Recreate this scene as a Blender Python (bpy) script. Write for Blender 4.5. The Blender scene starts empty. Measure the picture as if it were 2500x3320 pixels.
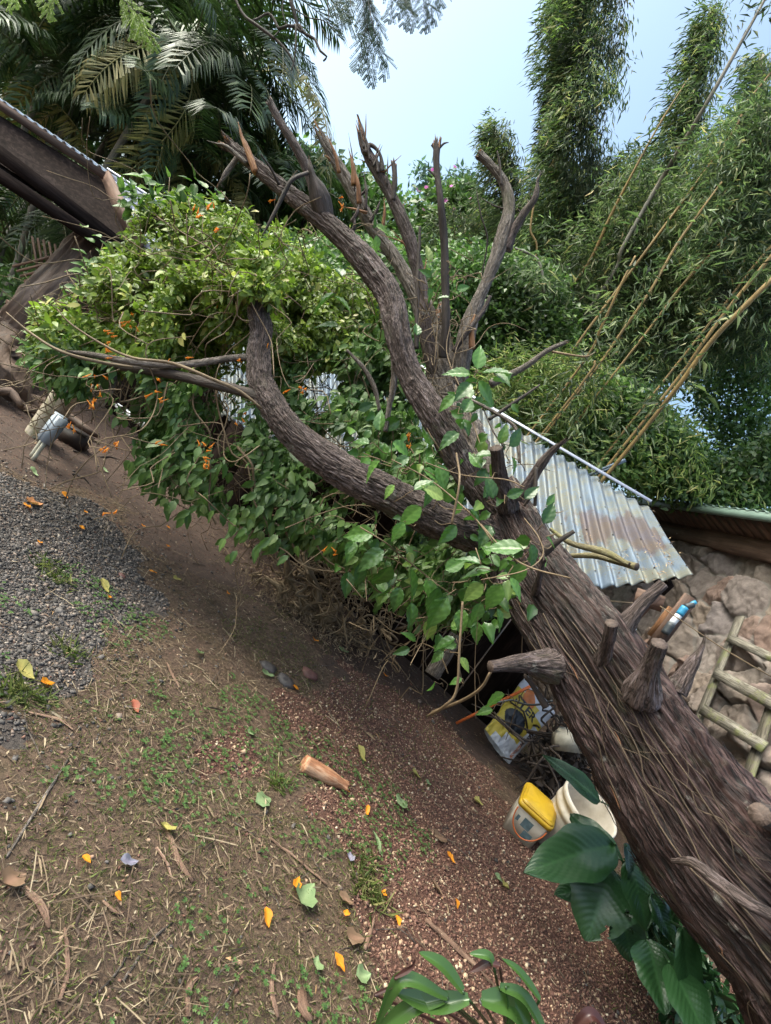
import bpy, math, random
import numpy as np
from mathutils import Vector, Matrix
random.seed(7); rng = np.random.default_rng(7)
C = bpy.context.scene.collection
SC = bpy.context.scene
# ---------------------------------------------------------------- camera, sky, sun, exposure
F, ROLL, PITCH, EYE = 1750.0, math.radians(35), math.radians(-5), 1.5
fwd = np.array([0, math.cos(PITCH), math.sin(PITCH)]); up0 = np.array([0, -math.sin(PITCH), math.cos(PITCH)]); rt0 = np.array([1.0, 0, 0])
cr = math.cos(ROLL)*rt0 + math.sin(ROLL)*up0
cu = math.cos(ROLL)*up0 - math.sin(ROLL)*rt0
CAM = np.array([0, 0, EYE])
cam_d = bpy.data.cameras.new('camera'); cam = bpy.data.objects.new('camera', cam_d); C.objects.link(cam)
m = Matrix(((cr[0], cu[0], -fwd[0], 0), (cr[1], cu[1], -fwd[1], 0), (cr[2], cu[2], -fwd[2], EYE), (0, 0, 0, 1)))
cam.matrix_world = m
cam_d.sensor_fit = 'VERTICAL'; cam_d.sensor_height = 24; cam_d.lens = 24*F/3320; cam_d.clip_start = .05; cam_d.clip_end = 500
SC.camera = cam
world = bpy.data.worlds.new('World'); SC.world = world; world.use_nodes = True
nt = world.node_tree; sky = nt.nodes.new('ShaderNodeTexSky'); sky.sky_type = 'NISHITA'; sky.sun_disc = False
SUN_EL, SUN_AZ = math.radians(50), math.radians(-98)
sky.sun_elevation = SUN_EL; sky.sun_rotation = SUN_AZ; sky.air_density = 1.0; sky.dust_density = 8.0; sky.ozone_density = 2.0
tint = nt.nodes.new('ShaderNodeMix'); tint.data_type = 'RGBA'; tint.blend_type = 'MULTIPLY'; tint.inputs[0].default_value = 1; tint.inputs[7].default_value = (.90, 1.02, .98, 1); nt.links.new(sky.outputs[0], tint.inputs[6]); nt.links.new(tint.outputs[2], nt.nodes['Background'].inputs[0]); nt.nodes['Background'].inputs[1].default_value = .15
sd = bpy.data.lights.new('sun', 'SUN'); sd.energy = .55; sd.angle = math.radians(28); sd.color = (1, .95, .88)
so = bpy.data.objects.new('sun', sd); C.objects.link(so)
sv = Vector((math.sin(SUN_AZ)*math.cos(SUN_EL), math.cos(SUN_AZ)*math.cos(SUN_EL), math.sin(SUN_EL)))
so.rotation_euler = sv.to_track_quat('Z', 'Y').to_euler()
SC.view_settings.view_transform = 'Standard'; SC.view_settings.look = 'None'; SC.view_settings.exposure = 1.5; SC.view_settings.gamma = 1
SC.cycles.max_bounces = 7; SC.cycles.diffuse_bounces = 4; SC.cycles.transmission_bounces = 3; SC.cycles.transparent_max_bounces = 6
# ---------------------------------------------------------------- geometry helpers
def ray(px, py):
    return fwd + (px-1250)/F*cr - (py-1660)/F*cu
def W(px, py, d): return CAM + d*ray(px, py)
def G(px, py, z=0.0):
    r = ray(px, py); return CAM + r*((z-EYE)/r[2])
def PX(px, py, x):
    r = ray(px, py); return CAM + r*(x/r[0])
def PY(px, py, y):
    r = ray(px, py); return CAM + r*(y/r[1])
def nrm(v):
    v = np.asarray(v, float); return v/np.maximum(np.linalg.norm(v, axis=-1, keepdims=True), 1e-9)
def hsh(i, j, k, s):
    h = (i*374761393 + j*668265263 + k*2147483647 + s*1274126177) & 0xffffffff
    h = ((h ^ (h >> 13))*1274126177) & 0xffffffff
    return ((h ^ (h >> 16)) & 0xffff)/65535.0
def noise(P, s=0):
    P = np.asarray(P, float); I = np.floor(P).astype(np.int64); f = P-I; f = f*f*(3-2*f); r = 0
    for a in (0, 1):
        for b in (0, 1):
            for c in (0, 1):
                w = (f[..., 0] if a else 1-f[..., 0])*(f[..., 1] if b else 1-f[..., 1])*(f[..., 2] if c else 1-f[..., 2])
                r = r+w*hsh(I[..., 0]+a, I[..., 1]+b, I[..., 2]+c, s)
    return r*2-1
def fbm(P, o=3, s=0):
    r = 0; a = 1; P = np.asarray(P, float)
    for k in range(o): r = r+a*noise(P, s+k); P = P*2.03; a *= .5
    return r
def mesh(name, V, Fs, mats, parent=None, smooth=False, mi=None, attrs=None, uv=None):
    me = bpy.data.meshes.new(name); V = np.asarray(V, np.float32)
    if not isinstance(Fs, (list, tuple)): Fs = [Fs]
    Fs = [np.asarray(f, np.int32) for f in Fs if len(f)]
    lv = np.concatenate([f.ravel() for f in Fs]); cnt = np.concatenate([np.full(len(f), f.shape[1], np.int32) for f in Fs])
    st = np.concatenate([[0], np.cumsum(cnt)[:-1]]).astype(np.int32)
    me.vertices.add(len(V)); me.vertices.foreach_set('co', V.ravel())
    me.loops.add(len(lv)); me.loops.foreach_set('vertex_index', lv)
    me.polygons.add(len(cnt)); me.polygons.foreach_set('loop_start', st); me.polygons.foreach_set('loop_total', cnt)
    if mi is not None: me.polygons.foreach_set('material_index', np.asarray(mi, np.int32))
    if smooth: me.polygons.foreach_set('use_smooth', np.ones(len(cnt), bool))
    for k, a in (attrs or {}).items():
        a = np.asarray(a, np.float32)
        if a.ndim == 2: at = me.attributes.new(k, 'FLOAT_VECTOR', 'POINT'); at.data.foreach_set('vector', a.ravel())
        else: at = me.attributes.new(k, 'FLOAT', 'POINT'); at.data.foreach_set('value', a)
    if uv is not None:
        u = me.uv_layers.new(name='UVMap'); u.data.foreach_set('uv', np.asarray(uv, np.float32)[lv].ravel())
    for mt in (mats if isinstance(mats, (list, tuple)) else [mats]): me.materials.append(mt)
    me.update(calc_edges=True); me.validate()
    o = bpy.data.objects.new(name, me); C.objects.link(o)
    if parent is not None:
        w = Vector((0, 0, 0)); q = parent
        while q is not None: w += q.location; q = q.parent
        o.parent = parent; o.location = -w
    return o
def tag(o, label=None, cat=None, group=None, kind=None):
    if label: o['label'] = label
    if cat: o['category'] = cat
    if group: o['group'] = group
    if kind: o['kind'] = kind
    return o
def thing(name, label, cat, loc=(0, 0, 0), group=None):
    o = bpy.data.objects.new(name, None); C.objects.link(o); o.location = tuple(float(c) for c in loc); o.empty_display_size = .1
    return tag(o, label, cat, group)
def recenter(o):   # origin of a single-mesh thing at its base
    n = len(o.data.vertices); a = np.empty(n*3, np.float32); o.data.vertices.foreach_get('co', a); a = a.reshape(-1, 3)
    c = a.mean(0); c[2] = a[:, 2].min(); o.data.vertices.foreach_set('co', (a-c).ravel()); o.location = tuple(float(x) for x in c); o.data.update(); return o
class MB:
    def __init__(s): s.V = []; s.F = {3: [], 4: []}; s.M = {3: [], 4: []}; s.n = 0; s.A = {}
    def add(s, V, *Fs, m=0, **attrs):
        V = np.asarray(V, float).reshape(-1, 3)
        for f in Fs:
            f = np.asarray(f)
            if len(f): s.F[f.shape[1]].append(f+s.n); s.M[f.shape[1]].append(np.full(len(f), m))
        s.V.append(V); s.n += len(V)
        for k, a in attrs.items(): s.A.setdefault(k, []).append((s.n-len(V), np.asarray(a, float)))
        return s
    def build(s, name, mats, parent=None, smooth=False):
        Fs = []; mi = []
        for k in (3, 4):
            if s.F[k]: Fs.append(np.concatenate(s.F[k])); mi.append(np.concatenate(s.M[k]))
        V = np.concatenate(s.V); at = {}
        for k, L in s.A.items():
            z = np.zeros((len(V),)+L[0][1].shape[1:]); at[k] = z
            for i0, a in L: z[i0:i0+len(a)] = a
        return mesh(name, V, Fs, mats, parent, smooth, np.concatenate(mi), at)
BOXF = np.array([(0, 1, 3, 2), (4, 6, 7, 5), (0, 4, 5, 1), (2, 3, 7, 6), (0, 2, 6, 4), (1, 5, 7, 3)])
def beam(mb, a, b, w, h, upv=(0, 0, 1), m=0, wob=0.0, n=1):
    a = np.asarray(a, float); b = np.asarray(b, float); t = nrm(b-a); s = nrm(np.cross(t, upv)); u = np.cross(s, t)
    V = []; Fq = []
    for i in range(n+1):
        p = a+(b-a)*i/n
        for (i1, i2) in ((-1, -1), (1, -1), (1, 1), (-1, 1)):
            V.append(p+s*i1*w/2*(1+wob*rng.normal())+u*i2*h/2*(1+wob*rng.normal()))
    for i in range(n):
        for k in range(4): Fq.append((i*4+k, i*4+(k+1) % 4, i*4+4+(k+1) % 4, i*4+4+k))
    Fq.append((3, 2, 1, 0)); Fq.append((n*4, n*4+1, n*4+2, n*4+3))
    L = np.linalg.norm(b-a); B = np.array([[0 if k in (0, 3) else w, 0 if k < 2 else h, L*i/n] for i in range(n+1) for k in range(4)])
    mb.add(V, np.array(Fq), m=m, bark=B+rng.uniform(0, 9)); return mb
def crom(P, R, step):
    P = np.asarray(P, float); R = np.asarray(R, float)
    if len(P) == 2: P = np.array([P[0], (P[0]+P[1])/2, P[1]]); R = np.array([R[0], (R[0]+R[1])/2, R[1]])
    Q = np.vstack([2*P[0]-P[1], P, 2*P[-1]-P[-2]]); out = []; ro = []
    for i in range(len(P)-1):
        n = max(2, int(np.linalg.norm(P[i+1]-P[i])/step)); t = np.linspace(0, 1, n, endpoint=False)[:, None]
        a, b, c, d = Q[i:i+4]
        out.append(.5*(2*b+(c-a)*t+(2*a-5*b+4*c-d)*t**2+(3*b-a-3*c+d)*t**3)); t2 = t[:, 0]; t2 = t2*t2*(3-2*t2); ro.append(R[i]*(1-t2)+R[i+1]*t2)
    out.append(P[-1:]); ro.append(R[-1:]); return np.vstack(out), np.concatenate(ro)
def tube(P, R, n=10, step=.05, amp=0.0, lump=0.0, jag=0.0, jagn=6, cap=1, seed=0, ff=38, twist=0.0, node=0.0, zs=.15, flute=0.0, warp=.8):
    """tapered tube along a path; amp = bark furrow depth, lump = swellings, jag = splintered end length"""
    P, R = crom(P, R, step); N = len(P)
    T = nrm(np.gradient(P, axis=0)); S = np.cumsum(np.r_[0, np.linalg.norm(np.diff(P, axis=0), axis=1)])
    U = np.zeros_like(P); u = np.cross(T[0], (0, 0, 1.0)); u = u if np.linalg.norm(u) > .1 else np.cross(T[0], (0, 1.0, 0)); u = nrm(u)
    for i in range(N): u = nrm(u-T[i]*np.dot(u, T[i])); U[i] = u
    B = np.cross(T, U); th = np.arange(n)*2*np.pi/n
    TH = th[None, :]+twist*S[:, None]
    rr = np.repeat(R[:, None], n, 1).copy(); x = np.cos(TH)*R[:, None]; y = np.sin(TH)*R[:, None]; z = np.repeat(S[:, None], n, 1)
    bx = np.stack([np.cos(th)[None, :]*R.mean()+z*0, np.sin(th)[None, :]*R.mean()+z*0, z], -1)
    if amp:
        q = np.stack([bx[..., 0]*ff, bx[..., 1]*ff, bx[..., 2]*ff*zs], -1)
        wq = q+warp*np.stack([noise(q*.6+9, seed), noise(q*.6+31, seed+1), q[..., 0]*0], -1)
        f1 = 1-np.abs(noise(wq, seed+2))*2.0; f2 = 1-np.abs(noise(wq*[2.1, 2.1, 1.7]+5, seed+3))*2.0; f3 = noise(wq*[4.5, 4.5, 7.0], seed+4)
        rr += amp*np.minimum(1, R[:, None]/.06)*(.50*f1+.45*f2+.22*f3-.45)
        if flute: rr += flute*noise(np.stack([np.cos(th)[None]*2.2+z*0, np.sin(th)[None]*2.2+z*0, z*.9], -1), seed+9)+.5*flute*noise(np.stack([np.cos(th)[None]*5+z*.3, np.sin(th)[None]*5+z*0, z*1.6], -1), seed+10)
    if lump: rr *= 1+lump*fbm(np.stack([bx[..., 0]*5, bx[..., 1]*5, bx[..., 2]*3], -1), 2, seed+5)
    if node:
        k = (S % node)/node; rr *= (1+.16*np.exp(-((k-.5)*node/.012)**2))[:, None]
    V = P[:, None, :]+rr[..., None]*(np.cos(TH)[..., None]*U[:, None, :]+np.sin(TH)[..., None]*B[:, None, :])
    if jag:
        k = min(jagn, N-1); w = np.zeros(N); w[-k:] = np.linspace(.1, 1, k)**1.5
        jt = noise(np.stack([np.cos(th)*2.6, np.sin(th)*2.6, th*0+seed*3.7], -1), seed+7)+.6*noise(np.stack([np.cos(th)*7, np.sin(th)*7, th*0], -1), seed+8)
        V += (w[:, None]*jt[None, :]*jag)[..., None]*T[:, None, :]
        V += (w[:, None]*rng.normal(0, .25, (1, n))*R[-1])[..., None]*(np.cos(TH)[..., None]*U[:, None, :]+np.sin(TH)[..., None]*B[:, None, :])
    V = V.reshape(-1, 3); i = np.arange(N-1)[:, None]*n; j = np.arange(n)[None, :]; j2 = (j+1) % n
    Q = np.stack([i+j, i+j2, i+n+j2, i+n+j], -1).reshape(-1, 4); bk = bx.reshape(-1, 3)
    tris = []; c0 = len(V); capV = np.array([P[0], P[-1]-T[-1]*(jag*.35 if jag else 0)])
    V = np.vstack([V, capV]); bk = np.vstack([bk, [[0, 0, 0], [0, 0, S[-1]]]])
    for k in range(n): tris.append((c0, (k+1) % n, k))
    endt = [((N-1)*n+k, (N-1)*n+(k+1) % n, c0+1) for k in range(n)]
    return dict(V=V, Q=Q, T=np.array(tris), E=np.array(endt), B=bk+np.array([seed*1.3, 0, 0]), P=P, R=R, Tn=T, U=U, Bn=B, S=S)
def add_tube(mb, *a, **k):
    em = k.pop('em', 0); m_ = k.pop('m', 0)
    t = tube(*a, **k); n0 = mb.n; mb.add(t['V'], t['Q'], t['T'], m=m_, bark=t['B'])
    mb.F[3].append(t['E']+n0); mb.M[3].append(np.full(len(t['E']), em)); return t
def wig(p0, p1, amp, n=6, sag=0.0):
    p0 = np.asarray(p0, float); p1 = np.asarray(p1, float); t = np.linspace(0, 1, n)[:, None]
    P = p0+(p1-p0)*t; P[1:-1] += rng.normal(0, amp, (n-2, 3)); P[:, 2] -= (4*sag*t*(1-t))[:, 0]; return P
# leaf templates: (t, s, h) and faces
LN = (np.array([(0, 0, 0), (.38, .5, .03), (.38, -.5, .03), (1, 0, -.12)]), np.array([(0, 3, 1), (0, 2, 3)]))
OV = (np.array([(0, 0, 0), (.36, 0, .0), (.72, 0, -.05), (1, 0, -.17), (.14, .3, .03), (.42, .5, .05), (.74, .33, -.02), (.14, -.3, .03), (.42, -.5, .05), (.74, -.33, -.02)]),
      np.array([(0, 1, 5, 4), (1, 2, 6, 5), (0, 7, 8, 1), (1, 8, 9, 2)]), np.array([(2, 3, 6), (2, 9, 3)]))
def hd_leaf(rows=9, cols=4, wide=.38, ser=.03):
    V = []; Fq = []
    for i in range(rows+1):
        t = i/rows; w = math.sin(math.pi*min(1, t**.68))**1.05*(.5)+.0; w = max(w, .0) if i < rows else 0
        for j in range(-cols, cols+1):
            s = j/cols; e = ser*(1 if i % 2 else -1) if abs(j) == cols and 0 < i < rows else 0
            V.append((t+.05*abs(s)*(1-t), s*(w+e), .16*abs(s)*w+(.02*math.sin(9*math.pi*(t-.25*abs(s))) if 0 < abs(j) else -.012)-.24*t*t))
    n = 2*cols+1
    for i in range(rows):
        for j in range(n-1): Fq.append((i*n+j, i*n+n+j, i*n+n+j+1, i*n+j+1))
    return np.array(V), np.array(Fq)
HD = hd_leaf(14, 4, ser=.018)
HDM = hd_leaf(6, 2, ser=.035)
VEIN = {id(HD): np.array([1.0 if j == 0 else .7*(abs(j) < 4)*((i+abs(j)) % 3 == 0) for i in range(15) for j in range(-4, 5)]), id(HDM): np.array([.8 if j == 0 else 0 for i in range(7) for j in range(-2, 3)])}
def leaves(mb, pos, ax, nm, L, Wd, tm, m=0, curl=1.0):
    pos = np.atleast_2d(pos); ax = nrm(ax); nm = nrm(nm-ax*np.sum(nm*ax, -1, keepdims=True)); sd_ = np.cross(ax, nm)
    n = len(pos); L = np.broadcast_to(L, n)[:, None, None]; Wd = np.broadcast_to(Wd, n)[:, None, None]
    t = tm[0][None, :, 0:1]; s = tm[0][None, :, 1:2]; h = tm[0][None, :, 2:3]
    cu_ = (1+curl*rng.normal(0, .5, (n, 1, 1))) if curl else 1
    V = pos[:, None]+ax[:, None]*L*t+sd_[:, None]*Wd*s+nm[:, None]*L*h*cu_
    k = tm[0].shape[0]; off = (np.arange(n)*k)[:, None, None]
    ex = {'vein': np.tile(VEIN[id(tm)], n)} if id(tm) in VEIN else {}
    mb.add(V.reshape(-1, 3), *[(f[None]+off).reshape(-1, f.shape[1]) for f in tm[1:]], m=m, **ex)
def rnd(n): return nrm(rng.normal(0, 1, (n, 3)))
def inpoly(x, y, poly):
    poly = np.asarray(poly); r = np.zeros(np.shape(x), bool); j = len(poly)-1
    for i in range(len(poly)):
        xi, yi = poly[i]; xj, yj = poly[j]
        c = ((yi > y) != (yj > y)) & (x < (xj-xi)*(y-yi)/(yj-yi+1e-12)+xi); r ^= c; j = i
    return r
def scat(poly, n, d0, d1, edge=None):
    """points filling a real volume: a slab of space between two distances"""
    poly = np.array(poly, float); lo = poly.min(0); hi = poly.max(0); out = []
    while sum(map(len, out)) < n:
        p = rng.uniform(lo, hi, (n*2, 2)); ns = fbm(np.c_[p/140, np.zeros(len(p))], 2, 3)*38
        out.append(p[inpoly(p[:, 0]+ns, p[:, 1]+ns*.7, poly)])
    p = np.vstack(out)[:n]; d = rng.uniform(d0, d1, n)
    r = fwd+((p[:, :1]-1250)/F)*cr-((p[:, 1:]-1660)/F)*cu; return CAM+d[:, None]*r
# ---------------------------------------------------------------- materials
class NT:
    def __init__(s, name):
        s.m = bpy.data.materials.new(name); s.m.use_nodes = True; s.t = s.m.node_tree; s.b = s.t.nodes['Principled BSDF']; s.out = s.t.nodes['Material Output']
    def n(s, ty, **k):
        x = s.t.nodes.new(ty)
        for a, b in k.items():
            if a.startswith('i_'): x.inputs[a[2:].replace('_', ' ')].default_value = b
            elif a.startswith('j'): x.inputs[int(a[1:])].default_value = b
            else: setattr(x, a, b)
        return x
    def l(s, a, b): s.t.links.new(a, b)
    def ramp(s, fac, stops, mode='LINEAR'):
        r = s.n('ShaderNodeValToRGB'); e = r.color_ramp.elements; r.color_ramp.interpolation = mode
        while len(e) < len(stops): e.new(.5)
        for x, (p, c) in zip(e, stops): x.position = p; x.color = (*c, 1)
        s.l(fac, r.inputs[0]); return r.outputs[0]
    def noise(s, vec, scale, detail=5, rough=.6, dist=0.0):
        x = s.n('ShaderNodeTexNoise'); x.inputs['Scale'].default_value = scale; x.inputs['Detail'].default_value = detail; x.inputs['Roughness'].default_value = rough; x.inputs['Distortion'].default_value = dist
        if vec is not None: s.l(vec, x.inputs['Vector'])
        return x.outputs['Fac']
    def mapv(s, vec, sc):
        x = s.n('ShaderNodeMapping'); x.inputs['Scale'].default_value = sc; s.l(vec, x.inputs['Vector']); return x.outputs[0]
    def attr(s, nm): x = s.n('ShaderNodeAttribute'); x.attribute_name = nm; return x
    def mix(s, f, a, b, mode='MIX'):
        x = s.n('ShaderNodeMix', data_type='RGBA', blend_type=mode)
        for v, k in ((f, 0), (a, 6), (b, 7)):
            if isinstance(v, (int, float)): x.inputs[k].default_value = v
            elif isinstance(v, tuple): x.inputs[k].default_value = (*v, 1)
            else: s.l(v, x.inputs[k])
        return x.outputs[2]
    def math(s, op, a, b=0.0):
        x = s.n('ShaderNodeMath', operation=op)
        for v, k in ((a, 0), (b, 1)):
            if isinstance(v, (int, float)): x.inputs[k].default_value = v
            else: s.l(v, x.inputs[k])
        return x.outputs[0]
    def bump(s, h, st, dist=.01, nm=None):
        x = s.n('ShaderNodeBump'); x.inputs['Strength'].default_value = st; x.inputs['Distance'].default_value = dist; s.l(h, x.inputs['Height'])
        if nm is not None: s.l(nm, x.inputs['Normal'])
        s.l(x.outputs[0], s.b.inputs['Normal']); return x.outputs[0]
    def col(s, c):
        if isinstance(c, tuple): s.b.inputs['Base Color'].default_value = (*c, 1)
        else: s.l(c, s.b.inputs['Base Color'])
        return s
    def rough(s, r):
        if isinstance(r, (int, float)): s.b.inputs['Roughness'].default_value = r
        else: s.l(r, s.b.inputs['Roughness'])
        return s
def foliage(name, stops, rough=.5, trans=.3, spec=.5, tint=(.5, .9, .2), clump=.35, big=1.2):
    n = NT(name); geo = n.n('ShaderNodeNewGeometry'); c = n.ramp(geo.outputs['Random Per Island'], stops)
    ob = n.n('ShaderNodeNewGeometry').outputs['Position']; nz = n.noise(ob, big, 2)
    g = n.ramp(nz, [(.35, (1-clump,)*3), (.65, (1+clump*.6,)*3)]); c = n.mix(1.0, c, g, 'MULTIPLY'); vn = n.attr('vein').outputs['Fac']; c = n.mix(n.math('MULTIPLY', vn, .45), c, n.mix(1.0, c, (2.3, 2.0, 2.2), 'MULTIPLY')); n.col(c); n.rough(rough)
    n.b.inputs['Specular IOR Level'].default_value = spec
    tr = n.n('ShaderNodeBsdfTranslucent'); tc = n.mix(.5, c, tint, 'MULTIPLY'); tc2 = n.mix(1.0, tc, (1.9, 1.9, 1.9), 'MULTIPLY'); n.l(tc2, tr.inputs[0])
    mx = n.n('ShaderNodeMixShader'); mx.inputs[0].default_value = trans; n.l(n.b.outputs[0], mx.inputs[1]); n.l(tr.outputs[0], mx.inputs[2]); n.l(mx.outputs[0], n.out.inputs[0])
    return n.m
def barkmat(name, stops, fs=(26, 26, 2.6), rough=(.55, .85), bump=.9, spec=.4, moss=None, crack=False, lich=False):
    n = NT(name); a = n.attr('bark').outputs['Vector']; v = n.mapv(a, fs); f = n.noise(v, 1, 8, .65, .6)
    f2 = n.noise(n.mapv(a, (fs[0]*3.5, fs[1]*3.5, fs[2]*4)), 1, 5, .7, .3); big = n.noise(a, 2.2, 4, .6)
    cr_ = n.math('ABSOLUTE', n.math('SUBTRACT', n.noise(n.mapv(a, (fs[0]*1.7, fs[1]*1.7, fs[2]*1.2)), 1, 5, .6, .9), .5)); f = n.math('MULTIPLY', f, n.ramp(cr_, [(0, (.55,)*3), (.055, (1,)*3)])) if crack else f
    c = n.ramp(f, stops); c = n.mix(.55, c, n.ramp(f2, [(.3, (.5, .5, .5)), (.7, (1.45, 1.4, 1.35))]), 'MULTIPLY')
    c = n.mix(1.0, c, n.ramp(big, [(.3, (.7, .66, .62)), (.7, (1.25, 1.25, 1.3))]), 'MULTIPLY')
    if lich: c = n.mix(n.ramp(n.noise(a, 11, 6, .75), [(.60, (0, 0, 0)), (.68, (.55,)*3)]), c, (.30, .29, .25)); c = n.mix(n.ramp(n.noise(n.mapv(a, (1, 1, .6)), 4.5, 5, .7), [(.58, (0, 0, 0)), (.70, (.6,)*3)]), c, (.065, .07, .025))
    if moss: c = n.mix(n.ramp(n.noise(a, 6, 5, .7), [(.52, (0, 0, 0)), (.66, (.85, .85, .85))]), c, moss)
    n.col(c); n.rough(n.ramp(f2, [(.3, (rough[0],)*3), (.7, (rough[1],)*3)])); n.b.inputs['Specular IOR Level'].default_value = spec
    h = n.math('ADD', f, n.math('MULTIPLY', f2, .5)); n.bump(h, bump, .012); return n.m
def plain(name, c, rough=.5, var=.25, sc=12, metal=0.0, bump=0.0, dirt=None):
    n = NT(name); g = n.n('ShaderNodeTexCoord').outputs['Object']; f = n.noise(g, sc, 5, .65)
    cc = n.ramp(f, [(.3, tuple(x*(1-var) for x in c)), (.7, tuple(min(1, x*(1+var)) for x in c))])
    if dirt: cc = n.mix(n.ramp(n.noise(g, sc*.6, 6, .7), [(.45, (0, 0, 0)), (.62, (.85, .85, .85))]), cc, dirt)
    n.col(cc); n.rough(rough); n.b.inputs['Metallic'].default_value = metal
    if bump: n.bump(n.noise(g, sc*4, 4), bump, .004)
    return n.m
def islands(name, stops, rough=.8, mode='LINEAR'):
    n = NT(name); g = n.n('ShaderNodeNewGeometry'); c = n.ramp(g.outputs['Random Per Island'], stops, mode)
    c = n.mix(.6, c, n.ramp(n.noise(g.outputs['Position'], 60, 3), [(.3, (.6, .6, .6)), (.7, (1.4, 1.4, 1.4))]), 'MULTIPLY'); n.col(c); n.rough(rough); return n.m
M = {}
M['bark'] = barkmat('fallen_trunk_bark', [(.26, (0.009, 0.006, 0.005)), (.40, (0.038, 0.020, 0.018)), (.53, (0.073, 0.041, 0.036)), (.70, (0.156, 0.102, 0.100))], fs=(48, 48, 4.2), rough=(.36, .7), spec=.5, crack=True, bump=1.0, lich=True)
M['limb'] = barkmat('fallen_limb_bark', [(.24, (0.016, 0.011, 0.009)), (.38, (0.072, 0.049, 0.042)), (.55, (0.145, 0.108, 0.102)), (.74, (0.260, 0.216, 0.227))], fs=(55, 55, 11), crack=True, bump=1.0, lich=True)
M['deadbark'] = barkmat('dark_branch_bark', [(.3, (.02, .015, .013)), (.55, (.06, .045, .038)), (.75, (.13, .10, .09))], fs=(40, 40, 6))
M['grey'] = barkmat('grey_branch_bark', [(.26, (.05, .038, .03)), (.5, (.17, .14, .12)), (.72, (.34, .30, .28))], fs=(60, 60, 14), crack=True, lich=True)
M['mossy'] = barkmat('lichen_branch_bark', [(.3, (.10, .08, .045)), (.55, (.22, .19, .10)), (.75, (.38, .36, .26))], fs=(45, 45, 10), moss=(.20, .19, .06))
M['raw'] = barkmat('splintered_wood', [(.3, (.10, .045, .022)), (.5, (.26, .12, .055)), (.7, (.45, .26, .13))], fs=(70, 70, 5))
M['cut'] = barkmat('sawn_wood_end', [(.3, (0.049, 0.033, 0.026)), (.55, (0.098, 0.069, 0.057)), (.75, (0.154, 0.114, 0.099))], fs=(40, 40, 40), bump=.3)
M['vine'] = barkmat('vine_stem_bark', [(.3, (.10, .068, .038)), (.55, (.21, .15, .09)), (.75, (.34, .26, .17))], fs=(60, 60, 10), bump=.4)
M['rootvine'] = barkmat('clinging_root_bark', [(.3, (0.048, 0.034, 0.024)), (.55, (0.112, 0.080, 0.054)), (.75, (0.200, 0.152, 0.108))], fs=(60, 60, 10), bump=.4)
M['paper'] = barkmat('paperbark', [(.3, (0.041, 0.023, 0.015)), (.5, (0.108, 0.069, 0.048)), (.7, (0.189, 0.134, 0.105))], fs=(9, 9, 2))
M['timber'] = barkmat('weathered_timber', [(.3, (0.085, 0.076, 0.060)), (.5, (0.230, 0.212, 0.176)), (.7, (0.357, 0.340, 0.296))], fs=(40, 40, 3), moss=(.20, .22, .07), crack=True, bump=.35)
M['board'] = barkmat('brown_board', [(.3, (.07, .04, .03)), (.5, (.14, .085, .062)), (.7, (.22, .14, .105))], fs=(25, 25, 2), bump=.3)
M['shadeboard'] = barkmat('shade_dark_timber', [(.3, (.010, .007, .006)), (.5, (.022, .015, .013)), (.7, (.05, .035, .03))], fs=(20, 20, 2), bump=.3, spec=.08, rough=(.85, .95))  # near-black brown: shade under the roof is put into the timber colour
M['culm'] = barkmat('bamboo_culm_yellow', [(.3, (0.125, 0.082, 0.027)), (.5, (0.212, 0.138, 0.042)), (.7, (0.262, 0.197, 0.076))], fs=(12, 12, 1.5), bump=.1, spec=.5)
M['culmold'] = barkmat('bamboo_culm_grey', [(.3, (.10, .10, .09)), (.5, (.20, .19, .16)), (.7, (.33, .31, .25))], fs=(12, 12, 2), bump=.1)
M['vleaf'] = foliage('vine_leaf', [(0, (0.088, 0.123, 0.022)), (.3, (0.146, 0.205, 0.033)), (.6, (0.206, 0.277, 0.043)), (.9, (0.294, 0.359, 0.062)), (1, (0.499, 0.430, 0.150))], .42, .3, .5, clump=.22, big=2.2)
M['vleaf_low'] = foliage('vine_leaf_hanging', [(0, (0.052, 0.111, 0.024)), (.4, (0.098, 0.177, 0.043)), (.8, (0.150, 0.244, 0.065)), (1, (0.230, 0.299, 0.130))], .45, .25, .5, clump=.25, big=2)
M['bigvine'] = foliage('climber_leaf', [(0, (0.031, 0.079, 0.018)), (.5, (0.066, 0.150, 0.028)), (.85, (0.100, 0.214, 0.045)), (1, (0.232, 0.299, 0.083))], .3, .25, .6, clump=.2)
M['bamleaf'] = foliage('bamboo_leaf', [(0, (0.050, 0.079, 0.042)), (.4, (0.101, 0.142, 0.070)), (.8, (0.172, 0.211, 0.106)), (.95, (0.259, 0.274, 0.141)), (1, (0.432, 0.327, 0.169))], .5, .3, .4, clump=.75, big=1.1)
M['bamdry'] = foliage('bamboo_leaf_yellowing', [(0, (0.102, 0.166, 0.050)), (.5, (0.191, 0.255, 0.079)), (.85, (0.319, 0.344, 0.128)), (1, (0.421, 0.357, 0.171))], .55, .3, .4, clump=.3)
M['hedge'] = foliage('hedge_leaf', [(0, (0.048, 0.096, 0.028)), (.5, (0.103, 0.181, 0.050)), (.9, (0.165, 0.260, 0.078)), (1, (0.248, 0.339, 0.114))], .4, .25, .5, clump=.5, big=.8)
M['palm'] = foliage('palm_leaflet', [(0, (0.030, 0.059, 0.022)), (.5, (0.060, 0.099, 0.036)), (1, (0.111, 0.159, 0.055))], .42, .18, .5, clump=.5, big=.6)
M['palmdry'] = foliage('palm_leaflet_dry', [(0, (.13, .13, .05)), (.5, (.25, .22, .08)), (1, (.42, .34, .15))], .5, .25, .4, clump=.2)
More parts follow.
